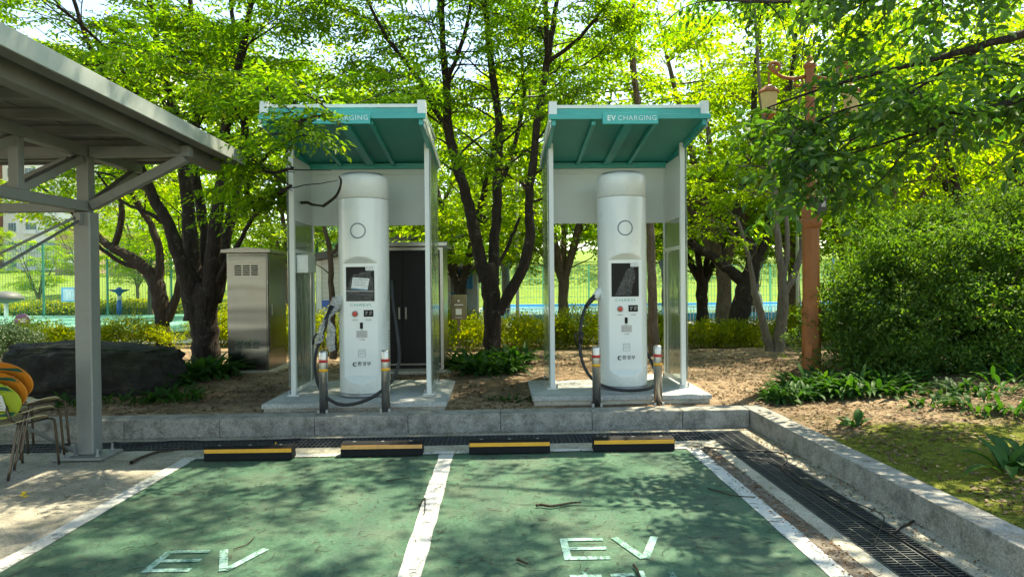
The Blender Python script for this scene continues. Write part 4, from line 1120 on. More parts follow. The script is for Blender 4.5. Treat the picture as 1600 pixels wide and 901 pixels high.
def tree(name, label, stems, mats, seed, group=None, cat='tree', base=None, sides=12, **kw):
    rng = np.random.default_rng(seed); mb_, ml = mats
    st = [smooth_path(P, Rr) for P, Rr in stems]
    b = st[0][0][0] if base is None else base
    root = empty(name, (b[0], b[1], b[2]), label, cat, group)
    tb = Tubes()
    for C, Rr in st:
        Rr = Rr*(1+rng.normal(size=len(Rr))*.05)
        C = C+rng.normal(size=C.shape)*np.minimum(Rr, .03)[:, None]*.25
        tb.add(C, Rr, sides)
    tb.mesh('trunk', mb_, root)
    main = kw.pop('leafy', None)
    src = st if main is None else [st[i] for i in main]
    tw, tp, P, D, S = grow(src, rng, seed=seed, **kw)
    tw.mesh('branch', mb_, root)
    V, Q = place(tp, P, D, S, rng); raw_mesh('crown', V, Q, ml, root)
    print(name, seed, 'sprays', len(P), 'leaf quads', len(Q))
    return root

# nothing grows through the booths, the carport or the space where people stand
def sun_gap(p):
    # gaps cut in the crowns along the sun's path, to brighten patches of ground
    gx_, gy_ = p[0]-.414*p[2], p[1]-.391*p[2]
    if gy_ > 7.2 or gy_ < .5 or p[2] < 3.7: return False
    if -4.4 < gx_ < -2.75 and 3.2 < gy_ < 6.4: return math.sin(4.1*gx_+2.3*gy_)+math.sin(5.3*gy_-2*gx_) > .1
    f = math.sin(3.3*gx_+2.1*gy_+.4)+math.sin(4.3*gy_-2.5*gx_+1.9)+.8*math.sin(7.3*gx_-3.1*gy_)+.8*math.sin(6.9*gy_+4.3*gx_+2)
    return f > 2.0
def keep(p):
    x, y, z = p
    if sun_gap(p): return False
    if z < 3.62 and 6.7 < y < 9.9 and (-2.9 < x < -.55 or .35 < x < 2.65): return False
    if x < -2.55 and y < 8.0 and z < 3.3: return False
    if y < 8.6 and z < 3.4 and x < 1.6: return False
    if y < 6.0 and z < 4.2 and -3 < x < 1.5: return False
    return True
def keep_bg(p):
    if p[1] < 9.9: return keep(p)
    # view between the booths stays open near the ground
    return True

# ---- the big tree on the left
Yt = 10.9
S_ = [
 [(322, 592, 44), (322, 575, 33), (322, 540, 30), (318, 500, 29), (318, 462, 33), (320, 440, 24)],
 [(305, 500, 24, -.05), (297, 455, 20, -.1), (280, 400, 15, -.2), (262, 350, 13, -.3), (238, 305, 12, -.4), (216, 255, 11, -.5), (190, 180, 8, -.7), (150, 95, 6, -.9), (118, 10, 4, -1.1), (90, -90, 3, -1.3)],
 [(312, 480, 22), (302, 420, 18, .1), (296, 360, 16, .15), (292, 300, 14, .2), (283, 235, 12, .3), (268, 160, 9, .4), (243, 60, 7, .5), (228, -50, 4, .6), (215, -170, 3, .7)],
 [(328, 470, 22), (332, 400, 17, -.2), (340, 330, 14, -.3), (349, 270, 13, -.35), (352, 200, 11, -.4), (372, 110, 9, -.5), (390, 10, 7, -.6), (402, -90, 5, -.7), (410, -200, 3, -.8)],
 [(336, 470, 18), (349, 400, 13, .2), (362, 330, 12, .3), (374, 270, 11, .4), (382, 200, 9, .5), (372, 120, 7, .6), (362, 20, 5, .7), (350, -110, 3, .9)],
 [(318, 450, 17, .2), (322, 380, 12, .4), (312, 310, 11, .6), (303, 240, 9, .8), (310, 140, 8, 1.0), (300, 40, 6, 1.2), (290, -100, 3, 1.4)],
 [(340, 440, 9, -.1), (356, 408, 6, -.3), (378, 370, 5, -.6), (402, 332, 4.5, -1.0), (432, 318, 4, -1.5), (470, 316, 3.4, -2.2), (505, 322, 2.6, -2.9)],
 [(352, 200, 8, -.4), (385, 160, 5, -1.0), (425, 150, 4, -1.8), (462, 165, 3.6, -2.6), (490, 190, 3, -3.2)],
 [(283, 235, 8, .3), (240, 190, 5, -.2), (200, 120, 4, -.9), (150, 60, 3.5, -1.6), (90, 10, 3, -2.4)],
 [(262, 350, 6, -.3), (225, 330, 4, -.3), (185, 310, 3, -.3), (150, 268, 2.5, -.2)],
]
tree('zelkova_tree', 'big multi-stemmed dark tree left of the booths, leaning out over the steel cabinet', [stem_px(s, Yt, .68) for s in S_], (M_BARK, L_ZEL), 11,
     leafy=[1, 2, 3, 4, 5, 7, 8], l1=(4.4, 2.0), l2=12, t0=.36, per2=5, nl=10, spray=.42, leaf=(.10, .038), zmin=2.6, keep=keep, cull=-1.2)
# low leafy branch hanging in front of the left booth: own growth of the same tree
rng = np.random.default_rng(5)
low = [stem_px([(402, 332, 4.5, -1.0), (385, 300, 4, -1.6), (400, 262, 3.6, -2.4), (440, 225, 3, -3.3), (478, 205, 2.4, -4.0)], Yt), stem_px([(400, 262, 3, -2.4), (425, 270, 2.6, -3.0), (458, 262, 2, -3.6)], Yt), stem_px([(440, 225, 3, -3.3), (470, 190, 2.5, -4.0), (520, 178, 2, -4.2)], Yt), stem_px([(402, 332, 3, -1.0), (425, 310, 3, -2.0), (455, 290, 2, -3.0)], Yt)]
low = [smooth_path(P, r) for P, r in low]
lt = [o for o in COL.objects if o.get('label', '').startswith('big multi-stemmed')][0]
tw = Tubes()
for C, r in low: tw.add(C, r, 6)
tw, tp, P, D, Sz = grow(low, rng, l1=(6.0, .75), l2=7, t0=.10, per2=4, nl=9, spray=.34, zmin=2.35, keep=lambda p: not (p[1] > 6.95 and p[0] > -2.62 and p[1] < 9.4) and p[1] < 9.5 and p[1] > 6.3 and p[0] < -1.45, cull=-3, tw=tw, lift=-.1, size=.95)
# dead twig curling past the charger head
dt = stem_px([(505, 322, 2.6, -2.9), (525, 306, 2.2, -3.7), (533, 285, 1.8, -3.85), (530, 276, 1.3, -3.9)], Yt); tw.add(*smooth_path(*dt), 5)
tw.mesh('low_branch', M_BARK, lt); V, Q = place(tp, P, D, Sz, rng); raw_mesh('low_foliage', V, Q, L_ZEL, lt)

# ---- the tree between the booths
Ym = 12.0
S_ = [
 [(769, 572, 30), (770, 555, 19), (769, 510, 17), (768, 470, 18), (764, 430, 20), (762, 412, 15)],
 [(757, 440, 13), (748, 395, 12.5), (737, 340, 12), (727, 300, 11.5), (714, 255, 10.5), (701, 205, 9.5), (697, 130, 8, -.1), (690, 40, 6, -.2), (683, -60, 5, -.3), (678, -180, 3, -.4)],
 [(770, 440, 13, .1), (772, 380, 11, .1), (776, 330, 10.5, .1), (778, 260, 9, .1), (778, 180, 7.5, .2), (766, 90, 6.5, .3), (758, 0, 5, .4), (752, -130, 3, .5)],
 [(780, 488, 12, -.1), (797, 455, 12, -.2), (817, 418, 11, -.3), (828, 370, 10.5, -.35), (826, 320, 9, -.4), (832, 260, 8.5, -.45), (841, 180, 7.5, -.5), (855, 100, 7, -.6), (868, 20, 5, -.7), (884, -70, 4, -.8), (900, -180, 3, -.9)],
 [(701, 205, 7, 0), (676, 165, 5, -.3), (644, 110, 4.5, -.8), (605, 60, 4, -1.3), (575, 0, 3, -1.8), (550, -70, 2.5, -2.3)],
 [(777, 300, 6, .1), (800, 240, 5, .5), (818, 160, 4, .9), (815, 70, 3.5, 1.2), (825, -30, 3, 1.5)],
 [(697, 130, 5, -.1), (725, 60, 4, -.5), (740, -20, 3, -1.0), (760, -110, 2.5, -1.6)],
 [(765, 440, 5, .1), (783, 405, 4, .2), (800, 370, 3.5, .3), (812, 340, 3, .3)],
 [(855, 100, 5, -.6), (905, 60, 4, -1.2), (950, 0, 3.5, -2.0), (990, -80, 3, -2.8)],
 [(690, 40, 5, -.2), (695, -80, 5, -1.4), (690, -260, 4, -2.8), (680, -480, 3.5, -4.2), (670, -760, 3, -5.4), (680, -1050, 2, -6.2)],  # this and the next two limbs: unseen, added to shade the bays
 [(855, 100, 5, -.6), (850, -60, 5, -1.8), (830, -260, 4, -3.2), (830, -520, 3.5, -4.6), (850, -860, 3, -5.8)],
 [(758, 0, 5, .4), (765, -200, 5, -1.2), (770, -430, 4, -2.6), (775, -700, 3, -4.0)],

]
tree('zelkova_tree', 'slender three-stemmed dark tree standing between the two charging booths', [stem_px(s, Ym, .76) for s in S_], (M_BARK, L_ZEL), 23,
     leafy=[1, 2, 3, 4, 5, 6, 8, 9, 10, 11], l1=(4.0, 2.0), l2=13, t0=.28, per2=5, nl=10, spray=.42, leaf=(.10, .038), zmin=2.6, keep=keep, cull=-1.0)

# ---- dark large-leaved tree reaching in from the right
def wp(*a): return ([np.array(p[:3], dtype=float) for p in a], [p[3] for p in a])
S_ = [wp((6.9, 6.6, .2, .20), (6.8, 6.6, 1.4, .16), (6.6, 6.55, 2.6, .14), (6.4, 6.5, 3.6, .12), (6.3, 6.5, 5.0, .10), (6.2, 6.6, 6.6, .08), (6.1, 6.7, 8.2, .05)),
      wp((6.4, 6.5, 3.7, .08), (5.6, 6.6, 4.05, .05), (4.9, 6.7, 3.95, .035), (4.1, 6.75, 3.75, .024), (3.3, 6.8, 3.55, .014), (2.7, 6.8, 3.35, .008)),
      wp((6.4, 6.5, 3.3, .07), (5.7, 6.3, 3.55, .04), (5.0, 6.15, 3.35, .028), (4.3, 6.1, 3.10, .018), (3.5, 6.2, 2.85, .010), (2.9, 6.3, 2.7, .006)),
      wp((6.4, 6.5, 4.0, .08), (5.6, 6.5, 4.45, .05), (4.9, 6.5, 4.5, .035), (4.0, 6.45, 4.40, .024), (3.0, 6.5, 4.3, .016), (2.2, 6.6, 4.35, .009)),
      wp((4.9, 6.7, 3.95, .02), (4.2, 6.9, 3.5, .014), (3.6, 7.0, 3.0, .010), (3.1, 7.0, 2.65, .006)),
      wp((4.3, 6.1, 3.10, .014), (3.6, 6.4, 3.3, .01), (3.0, 6.6, 3.1, .008), (2.6, 6.7, 2.75, .005)),
      wp((6.3, 6.5, 5.0, .08), (5.2, 6.0, 5.7, .055), (4.2, 5.6, 6.0, .04), (3.0, 5.3, 6.2, .028), (1.9, 5.2, 6.2, .018), (1.0, 5.2, 6.1, .012), (-.4, 5.3, 6.2, .006)),  # high limb out of view, lengthened across the bays to shade them
      wp((6.2, 6.6, 6.2, .06), (5.2, 7.4, 7.0, .045), (4.0, 8.0, 7.4, .03), (2.8, 8.4, 7.6, .02), (1.6, 8.6, 7.6, .012)),
      wp((6.2, 6.6, 6.6, .05), (5.5, 5.6, 7.4, .04), (4.6, 4.8, 7.9, .03), (3.6, 4.2, 8.1, .018), (2.2, 4.0, 8.2, .012), (.8, 4.2, 8.2, .008)),
      wp((6.1, 6.7, 7.8, .04), (5.4, 7.2, 8.6, .03), (4.4, 7.4, 9.2, .02), (3.4, 7.2, 9.5, .012)),
      wp((6.4, 6.6, 4.6, .06), (5.8, 7.4, 5.2, .04), (5.0, 8.2, 5.5, .03), (4.0, 8.8, 5.6, .018), (3.2, 9.2, 5.6, .01))]
def keepR(p):
    x, y, z = p
    if sun_gap(p): return False
    if y < 5.2 and z < 4.0: return False
    if z < 3.7 and 6.7 < y < 9.9 and x < 2.75: return False
    lo = 2.75 if x > 4.0 else 2.25+.55*max(0, 2.6-x)*1.2
    return z > lo+.12*math.sin(5*x+3*y)
tree('dark_leaved_tree', 'dark large-leaved tree reaching in over the lamp post from the right edge', S_, (M_BARK, L_DARK), 31, leafy=[1, 2, 3, 4, 5, 6, 7, 8, 9, 10],
     l1=(3.2, 1.15), l2=7, t0=.12, per2=4, nl=8, spray=.46, leaf=(.135, .058), zmin=2.0, keep=keepR, cull=-.75, lift=-.22, hang=.35)

# ---- trees further back
Y2 = 15.5
S_ = [[(256, 552, 22), (256, 535, 14), (253, 500, 13), (250, 470, 14), (244, 440, 13), (228, 420, 11), (205, 403, 10), (178, 388, 8), (158, 374, 6), (140, 350, 4, .2)],
 [(262, 500, 9), (276, 460, 7), (282, 420, 6), (290, 360, 5), (300, 280, 4), (310, 180, 3), (320, 80, 2)],
 [(246, 450, 9), (250, 400, 7), (235, 350, 6), (205, 300, 5.5), (185, 240, 5), (170, 160, 4), (150, 60, 3)],
 [(178, 388, 6), (190, 340, 5), (188, 300, 5), (175, 240, 4), (160, 180, 3), (140, 90, 2.5)],
 [(228, 420, 6), (190, 410, 4), (150, 380, 3), (110, 330, 2.5), (60, 290, 2)]]
tree('garden_tree', 'leaning forked tree behind the boulder, left of the big tree', [stem_px(s, Y2, .85) for s in S_], (M_BARK, L_ZEL2), 41,
     leafy=[1, 2, 3, 4], l1=(2.7, 1.9), l2=9, t0=.3, per2=5, nl=9, spray=.42, leaf=(.095, .04), zmin=2.9, cull=-.9, size=1.25)
Y3 = 14.5
S_ = [[(1150, 515, 24), (1153, 500, 17), (1160, 470, 15), (1168, 440, 14), (1176, 415, 11), (1170, 380, 9), (1150, 345, 8), (1160, 290, 6), (1175, 220, 5), (1180, 120, 4), (1190, 20, 3)],
 [(1165, 442, 11), (1140, 422, 8), (1115, 402, 7), (1090, 388, 6.5), (1072, 372, 6), (1045, 350, 5), (1020, 310, 4)],
 [(1172, 420, 8), (1195, 380, 6), (1205, 320, 5), (1225, 240, 4), (1235, 140, 3), (1245, 40, 2.5)]]
tree('garden_tree', 'dark leaning trunk with a long low limb, right of the readable booth', [stem_px(s, Y3) for s in S_], (M_BARK, L_ZEL2), 42,
     leafy=[0, 1, 2], l1=(2.6, 1.9), l2=9, t0=.38, per2=4, nl=9, spray=.42, leaf=(.095, .04), zmin=2.2, cull=-.7, size=1.2)
Y4 = 12.6
S_ = [[(1212, 562, 13), (1216, 545, 10), (1222, 500, 8.5), (1224, 455, 8), (1220, 410, 6), (1213, 350, 5), (1208, 280, 4), (1195, 200, 3), (1185, 110, 2.5), (1180, 10, 2)],
 [(1208, 556, 8), (1196, 520, 6), (1186, 480, 5.5), (1178, 450, 5), (1170, 400, 3), (1150, 340, 2.5)],
 [(1223, 460, 7), (1240, 430, 5), (1252, 390, 4), (1258, 330, 3.5), (1280, 260, 3), (1300, 180, 2.5), (1310, 90, 2)],
 [(1222, 440, 5), (1230, 390, 4), (1228, 320, 3), (1235, 240, 2.6), (1250, 150, 2)]]
tree('garden_tree', 'pale thin multi-stemmed tree between the leaning trunk and the orange lamp post', [stem_px(s, Y4) for s in S_], (M_BARK3, L_ZEL2), 43,
     leafy=[0, 1, 2, 3], l1=(2.6, 1.4), l2=8, t0=.42, per2=4, nl=9, spray=.38, leaf=(.09, .038), zmin=2.2, cull=-.7, keep=keep)
Y5 = 12.2
S_ = [[(1022, 560, 9), (1021, 520, 8), (1019, 470, 7.5), (1018, 420, 7), (1016, 360, 6.5), (1012, 290, 6), (1000, 200, 5), (990, 100, 5), (988, 0, 4), (985, -80, 3)]]
tree('garden_tree', 'thin straight tree behind the right booth, top bare against the sky', [stem_px(S_[0], Y5)], (M_BARK2, L_ZEL2), 44, leafy=[0], l1=(1.6, 1.1), l2=6, t0=.35, per2=4, nl=9, zmin=2.6, cull=.2, keep=keep)
S_ = [[(521, 560, 6), (520, 500, 5), (517, 440, 4.5), (515, 390, 4), (505, 350, 3), (495, 310, 2.5)], [(516, 400, 3), (530, 380, 2.5), (540, 330, 2)]]
tree('young_tree', 'thin young tree seen through the left booth, before the white siding house', [stem_px(s, 10.6) for s in S_], (M_BARK2, L_ZEL), 45, leafy=[0, 1], l1=(2.6, .5), l2=4, t0=.3, per2=2, nl=7, spray=.25, zmin=1.3, cull=-.3)

# generic background trees: three grown once, then copied
def generic(seed, h, label, mats, spread=1.0, zlow=2.0, n=5):
    rng = np.random.default_rng(seed); stems = []; th = h*.22
    stems.append(wp((0, 0, 0, .20), (0, .02, th*.5, .16), (.03, 0, th, .15)))
    for k in range(n):
        a = k*2*math.pi/n+rng.uniform(-.3, .3); s = spread*rng.uniform(.8, 1.2); c, q = math.cos(a), math.sin(a)
        stems.append(wp((0, 0, th*.9, .11), (c*s*.45, q*s*.45, th+h*.14, .085), (c*s*.95, q*s*.95, th+h*.32, .065), (c*s*1.45, q*s*1.45, th+h*.5, .045), (c*s*1.8, q*s*1.8, h*.88, .02)))
    return tree('park_tree', label, stems, mats, seed, group='trees behind the charging booths', sides=8, leafy=list(range(1, n+1)), l1=(2.3, 2.1), l2=10, t0=.08, per2=4, nl=8, spray=.50, leaf=(.14, .062), zmin=zlow, cull=-.55, size=1.15)
protos = [generic(51, 7.5, '', (M_BARK2, L_ZEL2), 1.2, 1.5), generic(52, 9.0, '', (M_BARK2, L_FAR), 1.35, 1.6, 6), generic(53, 6.5, '', (M_BARK, L_ZEL2), 1.0, 1.4, 4)]
BT = [  # proto, px of trunk, Y, scale, rot, label
 (0, 880, 19, 1.0, .3, 'tree with three pale boughs just left of the right booth, in front of the pool'),
 (2, 1098, 20, 1.05, 1.2, 'tree with a low three-way fork between the right booth and the leaning trunk'),
 (1, 640, 22, .95, 2.0, 'tall bright tree whose crown shows above the black cabinet'),
 (1, 452, 21, .9, .8, 'bright tree behind the steel cabinet, beside the left booth'),
 (0, 980, 24, 1.15, 2.6, 'bright tree rising directly behind the right booth and its charger'),
 (1, 1330, 19, .92, 3.3, 'tree standing behind the lamp post, left of the big bush'),
 (0, 1385, 14.6, .80, 4.1, 'low-branching tree whose crown shows above the big bush'),
 (2, 1530, 14.0, 1.08, 5.0, 'upright tree with paired trunks showing above the bush at the right'),
 (1, 1590, 20, 1.1, .5, 'far tree at the right edge, behind the big bush'),
 (0, 1180, 27, 1.2, 1.9, 'distant bright tree behind the pool, over the leaning trunk'),
 (1, 790, 28, 1.1, 4.4, 'distant tree behind the middle tree and the green pool fence'),
 (2, 330, 24, 1.3, 3.0, 'tree behind the big tree at left, beyond the court corner'),
 (1, 235, 35, .80, 2.2, 'tree over the court fence, right of the carport column'),
 (0, 300, 31, 1.1, 5.6, 'tree at the court corner, its crown seen through the big tree'),
 (1, 540, 33, 1.1, 1.0, 'far tree seen through the left booth above the white siding house'),
 (0, 1040, 34, 1.25, 3.6, 'far tree behind the green fence, in the gap right of the right booth'),
 (1, 1450, 30, 1.1, .2, 'far tree rising behind the middle of the big bush'),
 (1, 1240, 21, 1.15, 3.9, 'tall bright tree behind the orange lamp post and its scrolled arms'),
 (0, 1130, 17.5, 1.2, 5.1, 'bright tree just behind the leaning trunk, its crown beside the right booth roof'),
 (1, 1480, 24, 1.3, 1.4, 'tall far tree filling the sky above the big bush'),
 (2, 720, 17.5, 1.0, 2.4, 'small tree beside the notice board, between cabinet and middle tree'),
]
for i, (k, px, Y, s, rz, lab) in enumerate(BT):
    first = protos[k].get('label', '') == ''
    o = protos[k] if first else copy_tree(protos[k])
    x = at(px, 450, Y).x; o.location = (x, Y, soilz(x, Y)-.05); o.scale = (s, s, s); o.rotation_euler.z = rz; o['label'] = lab; o['category'] = 'tree'; o['group'] = 'trees behind the charging booths'
# far wood on the rise, reading as one mass
rng = np.random.default_rng(77); P = []; D = []; S = []
for k in range(8500):
    x = rng.uniform(-20, 95); y = rng.uniform(50, 66); hmax = min(1, .25+max(0, (x+20)/14))*(7.5+2.2*math.sin(x*.21)+1.3*math.sin(x*.53+1)+.8*math.sin(x*1.3)) 
    z = soilz(x, y)+(rng.uniform(.2, 1)**.8)*hmax; P.append((x, y, z)); a = rng.uniform(0, 6.28); D.append((math.cos(a), math.sin(a), rng.normal()*.3)); S.append(rng.uniform(2.6, 4.8))
tp = [spray_tpl(rng, 9, .34, .085, .055, jitter=35, hang=10, clus=1) for _ in range(6)]
V, Q = place(tp, P, D, S, rng, .6); o = raw_mesh('distant_wood', V, Q, L_FAR, None); tag(o, 'far green wood on the slope behind the park', kind='stuff')

# ------------------------------------------------------------------ shrubs
def shrub(name, label, c, r, n, mat, seed, leaf=(.038, .019), nl=9, rad=.05, group=None, cat='shrub', lump=.22, stems=7, bottom=.0, flat=False, reuse=None):
    rng = np.random.default_rng(seed); root = empty(name, c, label, cat, group); c = np.array(c, dtype=float)
    P = []; D = []; S = []; k = 0
    while len(P) < n:
        d = rng.normal(size=3); d /= np.linalg.norm(d)
        if d[2] < -.25 and rng.random() < .75: continue
        m_ = 1+lump*(math.sin(3.1*d[0]+2.7*d[1]+seed)+.8*math.sin(5.3*d[1]-4.1*d[2]+seed*2)+.6*math.sin(7.7*d[0]+6.3*d[2]+seed))*.6
        rr = m_*(1-abs(rng.normal())*.22) if rng.random() < .82 else m_*rng.uniform(.2, 1)
        p = np.array([d[0]*r[0], d[1]*r[1], d[2]*r[2]])*rr
        if clump(p*2.2, seed) < -1.6: continue
        p[2] += r[2]*.55 if not flat else r[2]*.6
        if p[2] < bottom: continue
        P.append(c+p); D.append((d[0]+rng.normal()*.5, d[1]+rng.normal()*.5, rng.normal()*.3)); S.append(rng.uniform(.7, 1.3))
    tp = [tuft_tpl(rng, nl, rad, leaf[0], leaf[1]) for _ in range(8)]
    V, Q = place(tp, P, D, S, rng, .4); raw_mesh('foliage', V, Q, mat, root)
    tb = Tubes()
    for k in range(stems):
        a = 2*math.pi*k/stems+rng.uniform(-.3, .3); e = np.array([math.cos(a)*r[0]*.75, math.sin(a)*r[1]*.75, r[2]*rng.uniform(.8, 1.3)])
        pts = [c+np.array([math.cos(a)*.06, math.sin(a)*.06, -.08]), c+e*.35+rng.normal(size=3)*.03, c+e*.7+rng.normal(size=3)*.05, c+e]; tb.add(pts, [.016*max(r[2], .5), .012, .008, .003], 5)
    tb.mesh('stem', M_BARK2, root); return root
# the big bush at the right, several lobes in one plant
def bigbush():
    rng = np.random.default_rng(91); base = at(1480, 560, 9.4); c = np.array([base.x, 9.4, .32]); root = empty('large_bush', c, 'very big rounded dark green bush filling the right side beside the lamp post', 'bush')
    lobes = [((-1.55, -.1, .55), (.55, .6, .70)), ((-1.2, -.55, .35), (.6, .5, .45)), ((-1.15, 0, 1.15), (.42, .5, .5)), ((.15, .1, 1.15), (1.55, 1.2, 1.2)), ((-.95, -.2, .75), (.78, .8, .85)), ((1.3, -.3, 1.2), (1.4, 1.2, 1.25)), ((-.40, -.35, 1.35), (.75, .7, .72)), ((.9, -.9, .55), (1.2, .65, .62)), ((-.2, -.75, .5), (1.0, .6, .55)), ((2.6, -.2, 1.1), (1.5, 1.3, 1.3)), ((.4, .2, 1.8), (1.0, .8, .6)), ((1.9, -1.5, .35), (.9, .6, .55))]
    P = []; D = []; S = []
    for i, (o, r) in enumerate(lobes):
        n = int(2300*(r[0]*r[2])**.9)
        k = 0
        while k < n:
            d = rng.normal(size=3); d /= np.linalg.norm(d); m_ = 1+.14*(math.sin(4*d[0]+3*d[2]+i)+math.sin(7*d[1]+5*d[2]-i)+.7*math.sin(13*d[0]-11*d[2]+2*i)); rr = m_*(1-rng.normal()*.11-(abs(rng.normal())*.10))
            if rng.random() < .15: rr = m_*rng.uniform(.3, 1)
            p = c+np.array(o)+np.array(r)*d*rr
            k += 1
            if p[2] < .42 or clump(p*2.6, 4) < -1.15: continue
            P.append(p); D.append((d[0]+rng.normal()*.5, d[1]+rng.normal()*.5, rng.normal()*.35)); S.append(rng.uniform(.7, 1.25))
    tp = [tuft_tpl(rng, 9, .055, .056, .027) for _ in range(10)]
    V, Q = place(tp, P, D, S, rng, .4); raw_mesh('foliage', V, Q, L_BUSH, root); print('bush quads', len(Q))
    # rusty dead blossoms scattered over it
    sel = rng.choice(len(P), 700); Pb = np.array(P)[sel]; tpb = [tuft_tpl(rng, 4, .015, .022, .012) for _ in range(4)]
    V, Q = place(tpb, Pb+np.array([0, -.03, .02]), np.array(D)[sel], np.full(700, 1.0), rng); raw_mesh('dead_blossom', V, Q, leafmat('dead_blossom', (.16, .06, .03), (.26, .12, .05), .2), root)
    tb = Tubes(); Ps = []; Ds = []; Ss = []
    for k in range(130):
        q = np.array(P[rng.integers(len(P))]); q[2] = max(q[2], 1.0); o = q-c-np.array([.3, 0, .7]); o /= np.linalg.norm(o); d = o+np.array([0, 0, .5]); d /= np.linalg.norm(d)
        ln = rng.uniform(.15, .42); pts = [q-d*.1]
        for w_ in range(3): pts.append(pts[-1]+(d+rng.normal(size=3)*.12)*ln/3)
        tb.add(pts, [.005, .004, .003, .002], 3)
        for t in (1, 2, 3): Ps.append(pts[t]); Ds.append(d+rng.normal(size=3)*.3); Ss.append(rng.uniform(.8, 1.2))
    V, Q = place([tuft_tpl(rng, 7, .03, .058, .025) for _ in range(5)], Ps, Ds, Ss, rng); raw_mesh('stray_shoot', V, Q, L_BUSH, root)
    for k in range(22):
        a = rng.uniform(0, 6.28); e = np.array([math.cos(a)*rng.uniform(.5, 2.0)+.3, math.sin(a)*rng.uniform(.3, 1.0), rng.uniform(.9, 2.0)]); pts = [c+np.array([math.cos(a)*.2+rng.uniform(-.5, 1.2), math.sin(a)*.2, -.1])]
        for q in (.3, .6, 1): pts.append(c+e*q+rng.normal(size=3)*.06)
        tb.add(pts, [.03, .022, .014, .005], 5)
    tb.mesh('stem', M_BARK2, root)
bigbush()
# hedge shrubs
HS = [ # px, Y, rx, ry, rz, mat, label
 (735, 13.9, .62, .5, .42, 0, 'yellow-green shrub left of the middle trunk, beside the black cabinet'),
 (800, 15.2, .8, .5, .42, 0, 'pale yellow-green shrub just behind the middle trunk'),
 (850, 14.3, .85, .6, .44, 0, 'yellow-green shrub touching the left wall of the right booth'),
 (912, 14.2, .75, .55, .50, 0, 'green shrub seen through the right booth, left of its charger'),
 (1025, 14.6, .6, .5, .46, 0, 'shrub showing between the right charger and the booth wall'),
 (1105, 13.6, .85, .6, .36, 0, 'leafy shrub just right of the right booth, below the forked tree'),
 (1165, 13.9, .8, .6, .34, 0, 'shrub at the foot of the leaning trunk'),
 (1252, 14.6, .7, .5, .52, 0, 'green shrub right behind the orange lamp post'),
 (195, 15.3, 1.3, .6, .42, 0, 'yellow-green shrub behind the boulder, right of the carport column'),
 (60, 15.0, 1.4, .6, .40, 0, 'low yellow shrub between the purple sign and the carport column'),
 (2, 11.6, .62, .55, .48, 1, 'dark clipped shrub at the left edge above the boulder'),
 (345, 15.8, .8, .5, .52, 0, 'shrub glimpsed between the big tree and the steel cabinet'),
 (446, 14.2, .8, .6, .60, 0, 'shrub between the steel cabinet and the left booth'),
 (515, 13.2, .60, .5, .55, 0, 'shrub seen through the left booth, left of its charger'),
 (590, 15.5, .9, .6, .5, 0, 'shrub mostly hidden behind the left charger'),
 (975, 15.5, .8, .6, .45, 0, 'shrub mostly hidden behind the right charger'),
 (395, 16.0, .9, .5, .6, 0, 'shrub behind the steel cabinet'),
 (700, 15.6, .7, .5, .6, 0, 'darker shrub behind the notice board'),
]
for i, (px, Y, rx, ry, rz, k, lab) in enumerate(HS):
    x = at(px, 500, Y).x
    if k: shrub('clipped_shrub', lab, (x, Y, soilz(x, Y)), (rx, ry, rz), 1500, L_BOX, 100+i, (.030, .016), 9, .04, None, lump=.08)
    else: shrub('azalea_shrub', lab, (x, Y, soilz(x, Y)), (rx, ry, rz), int(1100*rx*(rz+.3)), L_HEDGE, 100+i, (.055, .026), 9, .06, 'yellow-green shrubs behind the booths')

# ------------------------------------------------------------------ lance-leaved clumps
def blade(rng, L, W, az, el, curl):
    n = 6; V = []
    p = np.zeros(3); e = el; st = L/n; h = np.array([math.cos(az), math.sin(az), 0]); q = np.array([-math.sin(az), math.cos(az), 0])
    for i in range(n+1):
        t = i/n; w = W*(.16+.84*math.sin(math.pi*min(1, t*1.02)**1.25)**.8)/2 if t < 1 else .001
        if t < .25: w = W*.08+(w-W*.08)*t*4
        up = -h*math.sin(e)+np.array([0, 0, math.cos(e)])
        V += [p-q*w+up*w*.3, p.copy(), p+q*w+up*w*.3]
        p = p+(h*math.cos(e)+np.array([0, 0, math.sin(e)]))*st; e -= curl/n
    Q = []
    for i in range(n):
        for j in (0, 1): a = i*3+j; Q.append((a, a+1, a+4, a+3))
    return np.array(V), np.array(Q)
def clump_plant(name, label, cx, cy, rad, n, L, W, seed, z=None, group='lance-leaved clumps on the beds', mat=None, flat=1.0):
    rng = np.random.default_rng(seed); z = soilz(cx, cy) if z is None else z
    root = empty(name, (cx, cy, z), label, 'plant', group); Vs = []; Qs = []; off = 0
    for k in range(n):
        r = rad*math.sqrt(rng.random()); a = rng.uniform(0, 6.28); ox, oy = r*math.cos(a), r*math.sin(a)*flat
        az = rng.uniform(0, 6.28) if rng.random() < .35 else a+rng.normal()*.7
        V, Q = blade(rng, L*rng.uniform(.55, 1.15), W*rng.uniform(.75, 1.2), az, R_(rng.uniform(35, 85)), R_(rng.uniform(50, 120)))
        V = V+np.array([cx+ox, cy+oy, (soilz(cx+ox, cy+oy) if z < .5 else z)-.01]); Vs.append(V); Qs.append(Q+off); off += len(V)
    raw_mesh('leaves', np.concatenate(Vs), np.concatenate(Qs), mat or L_HOSTA, root, True); return root
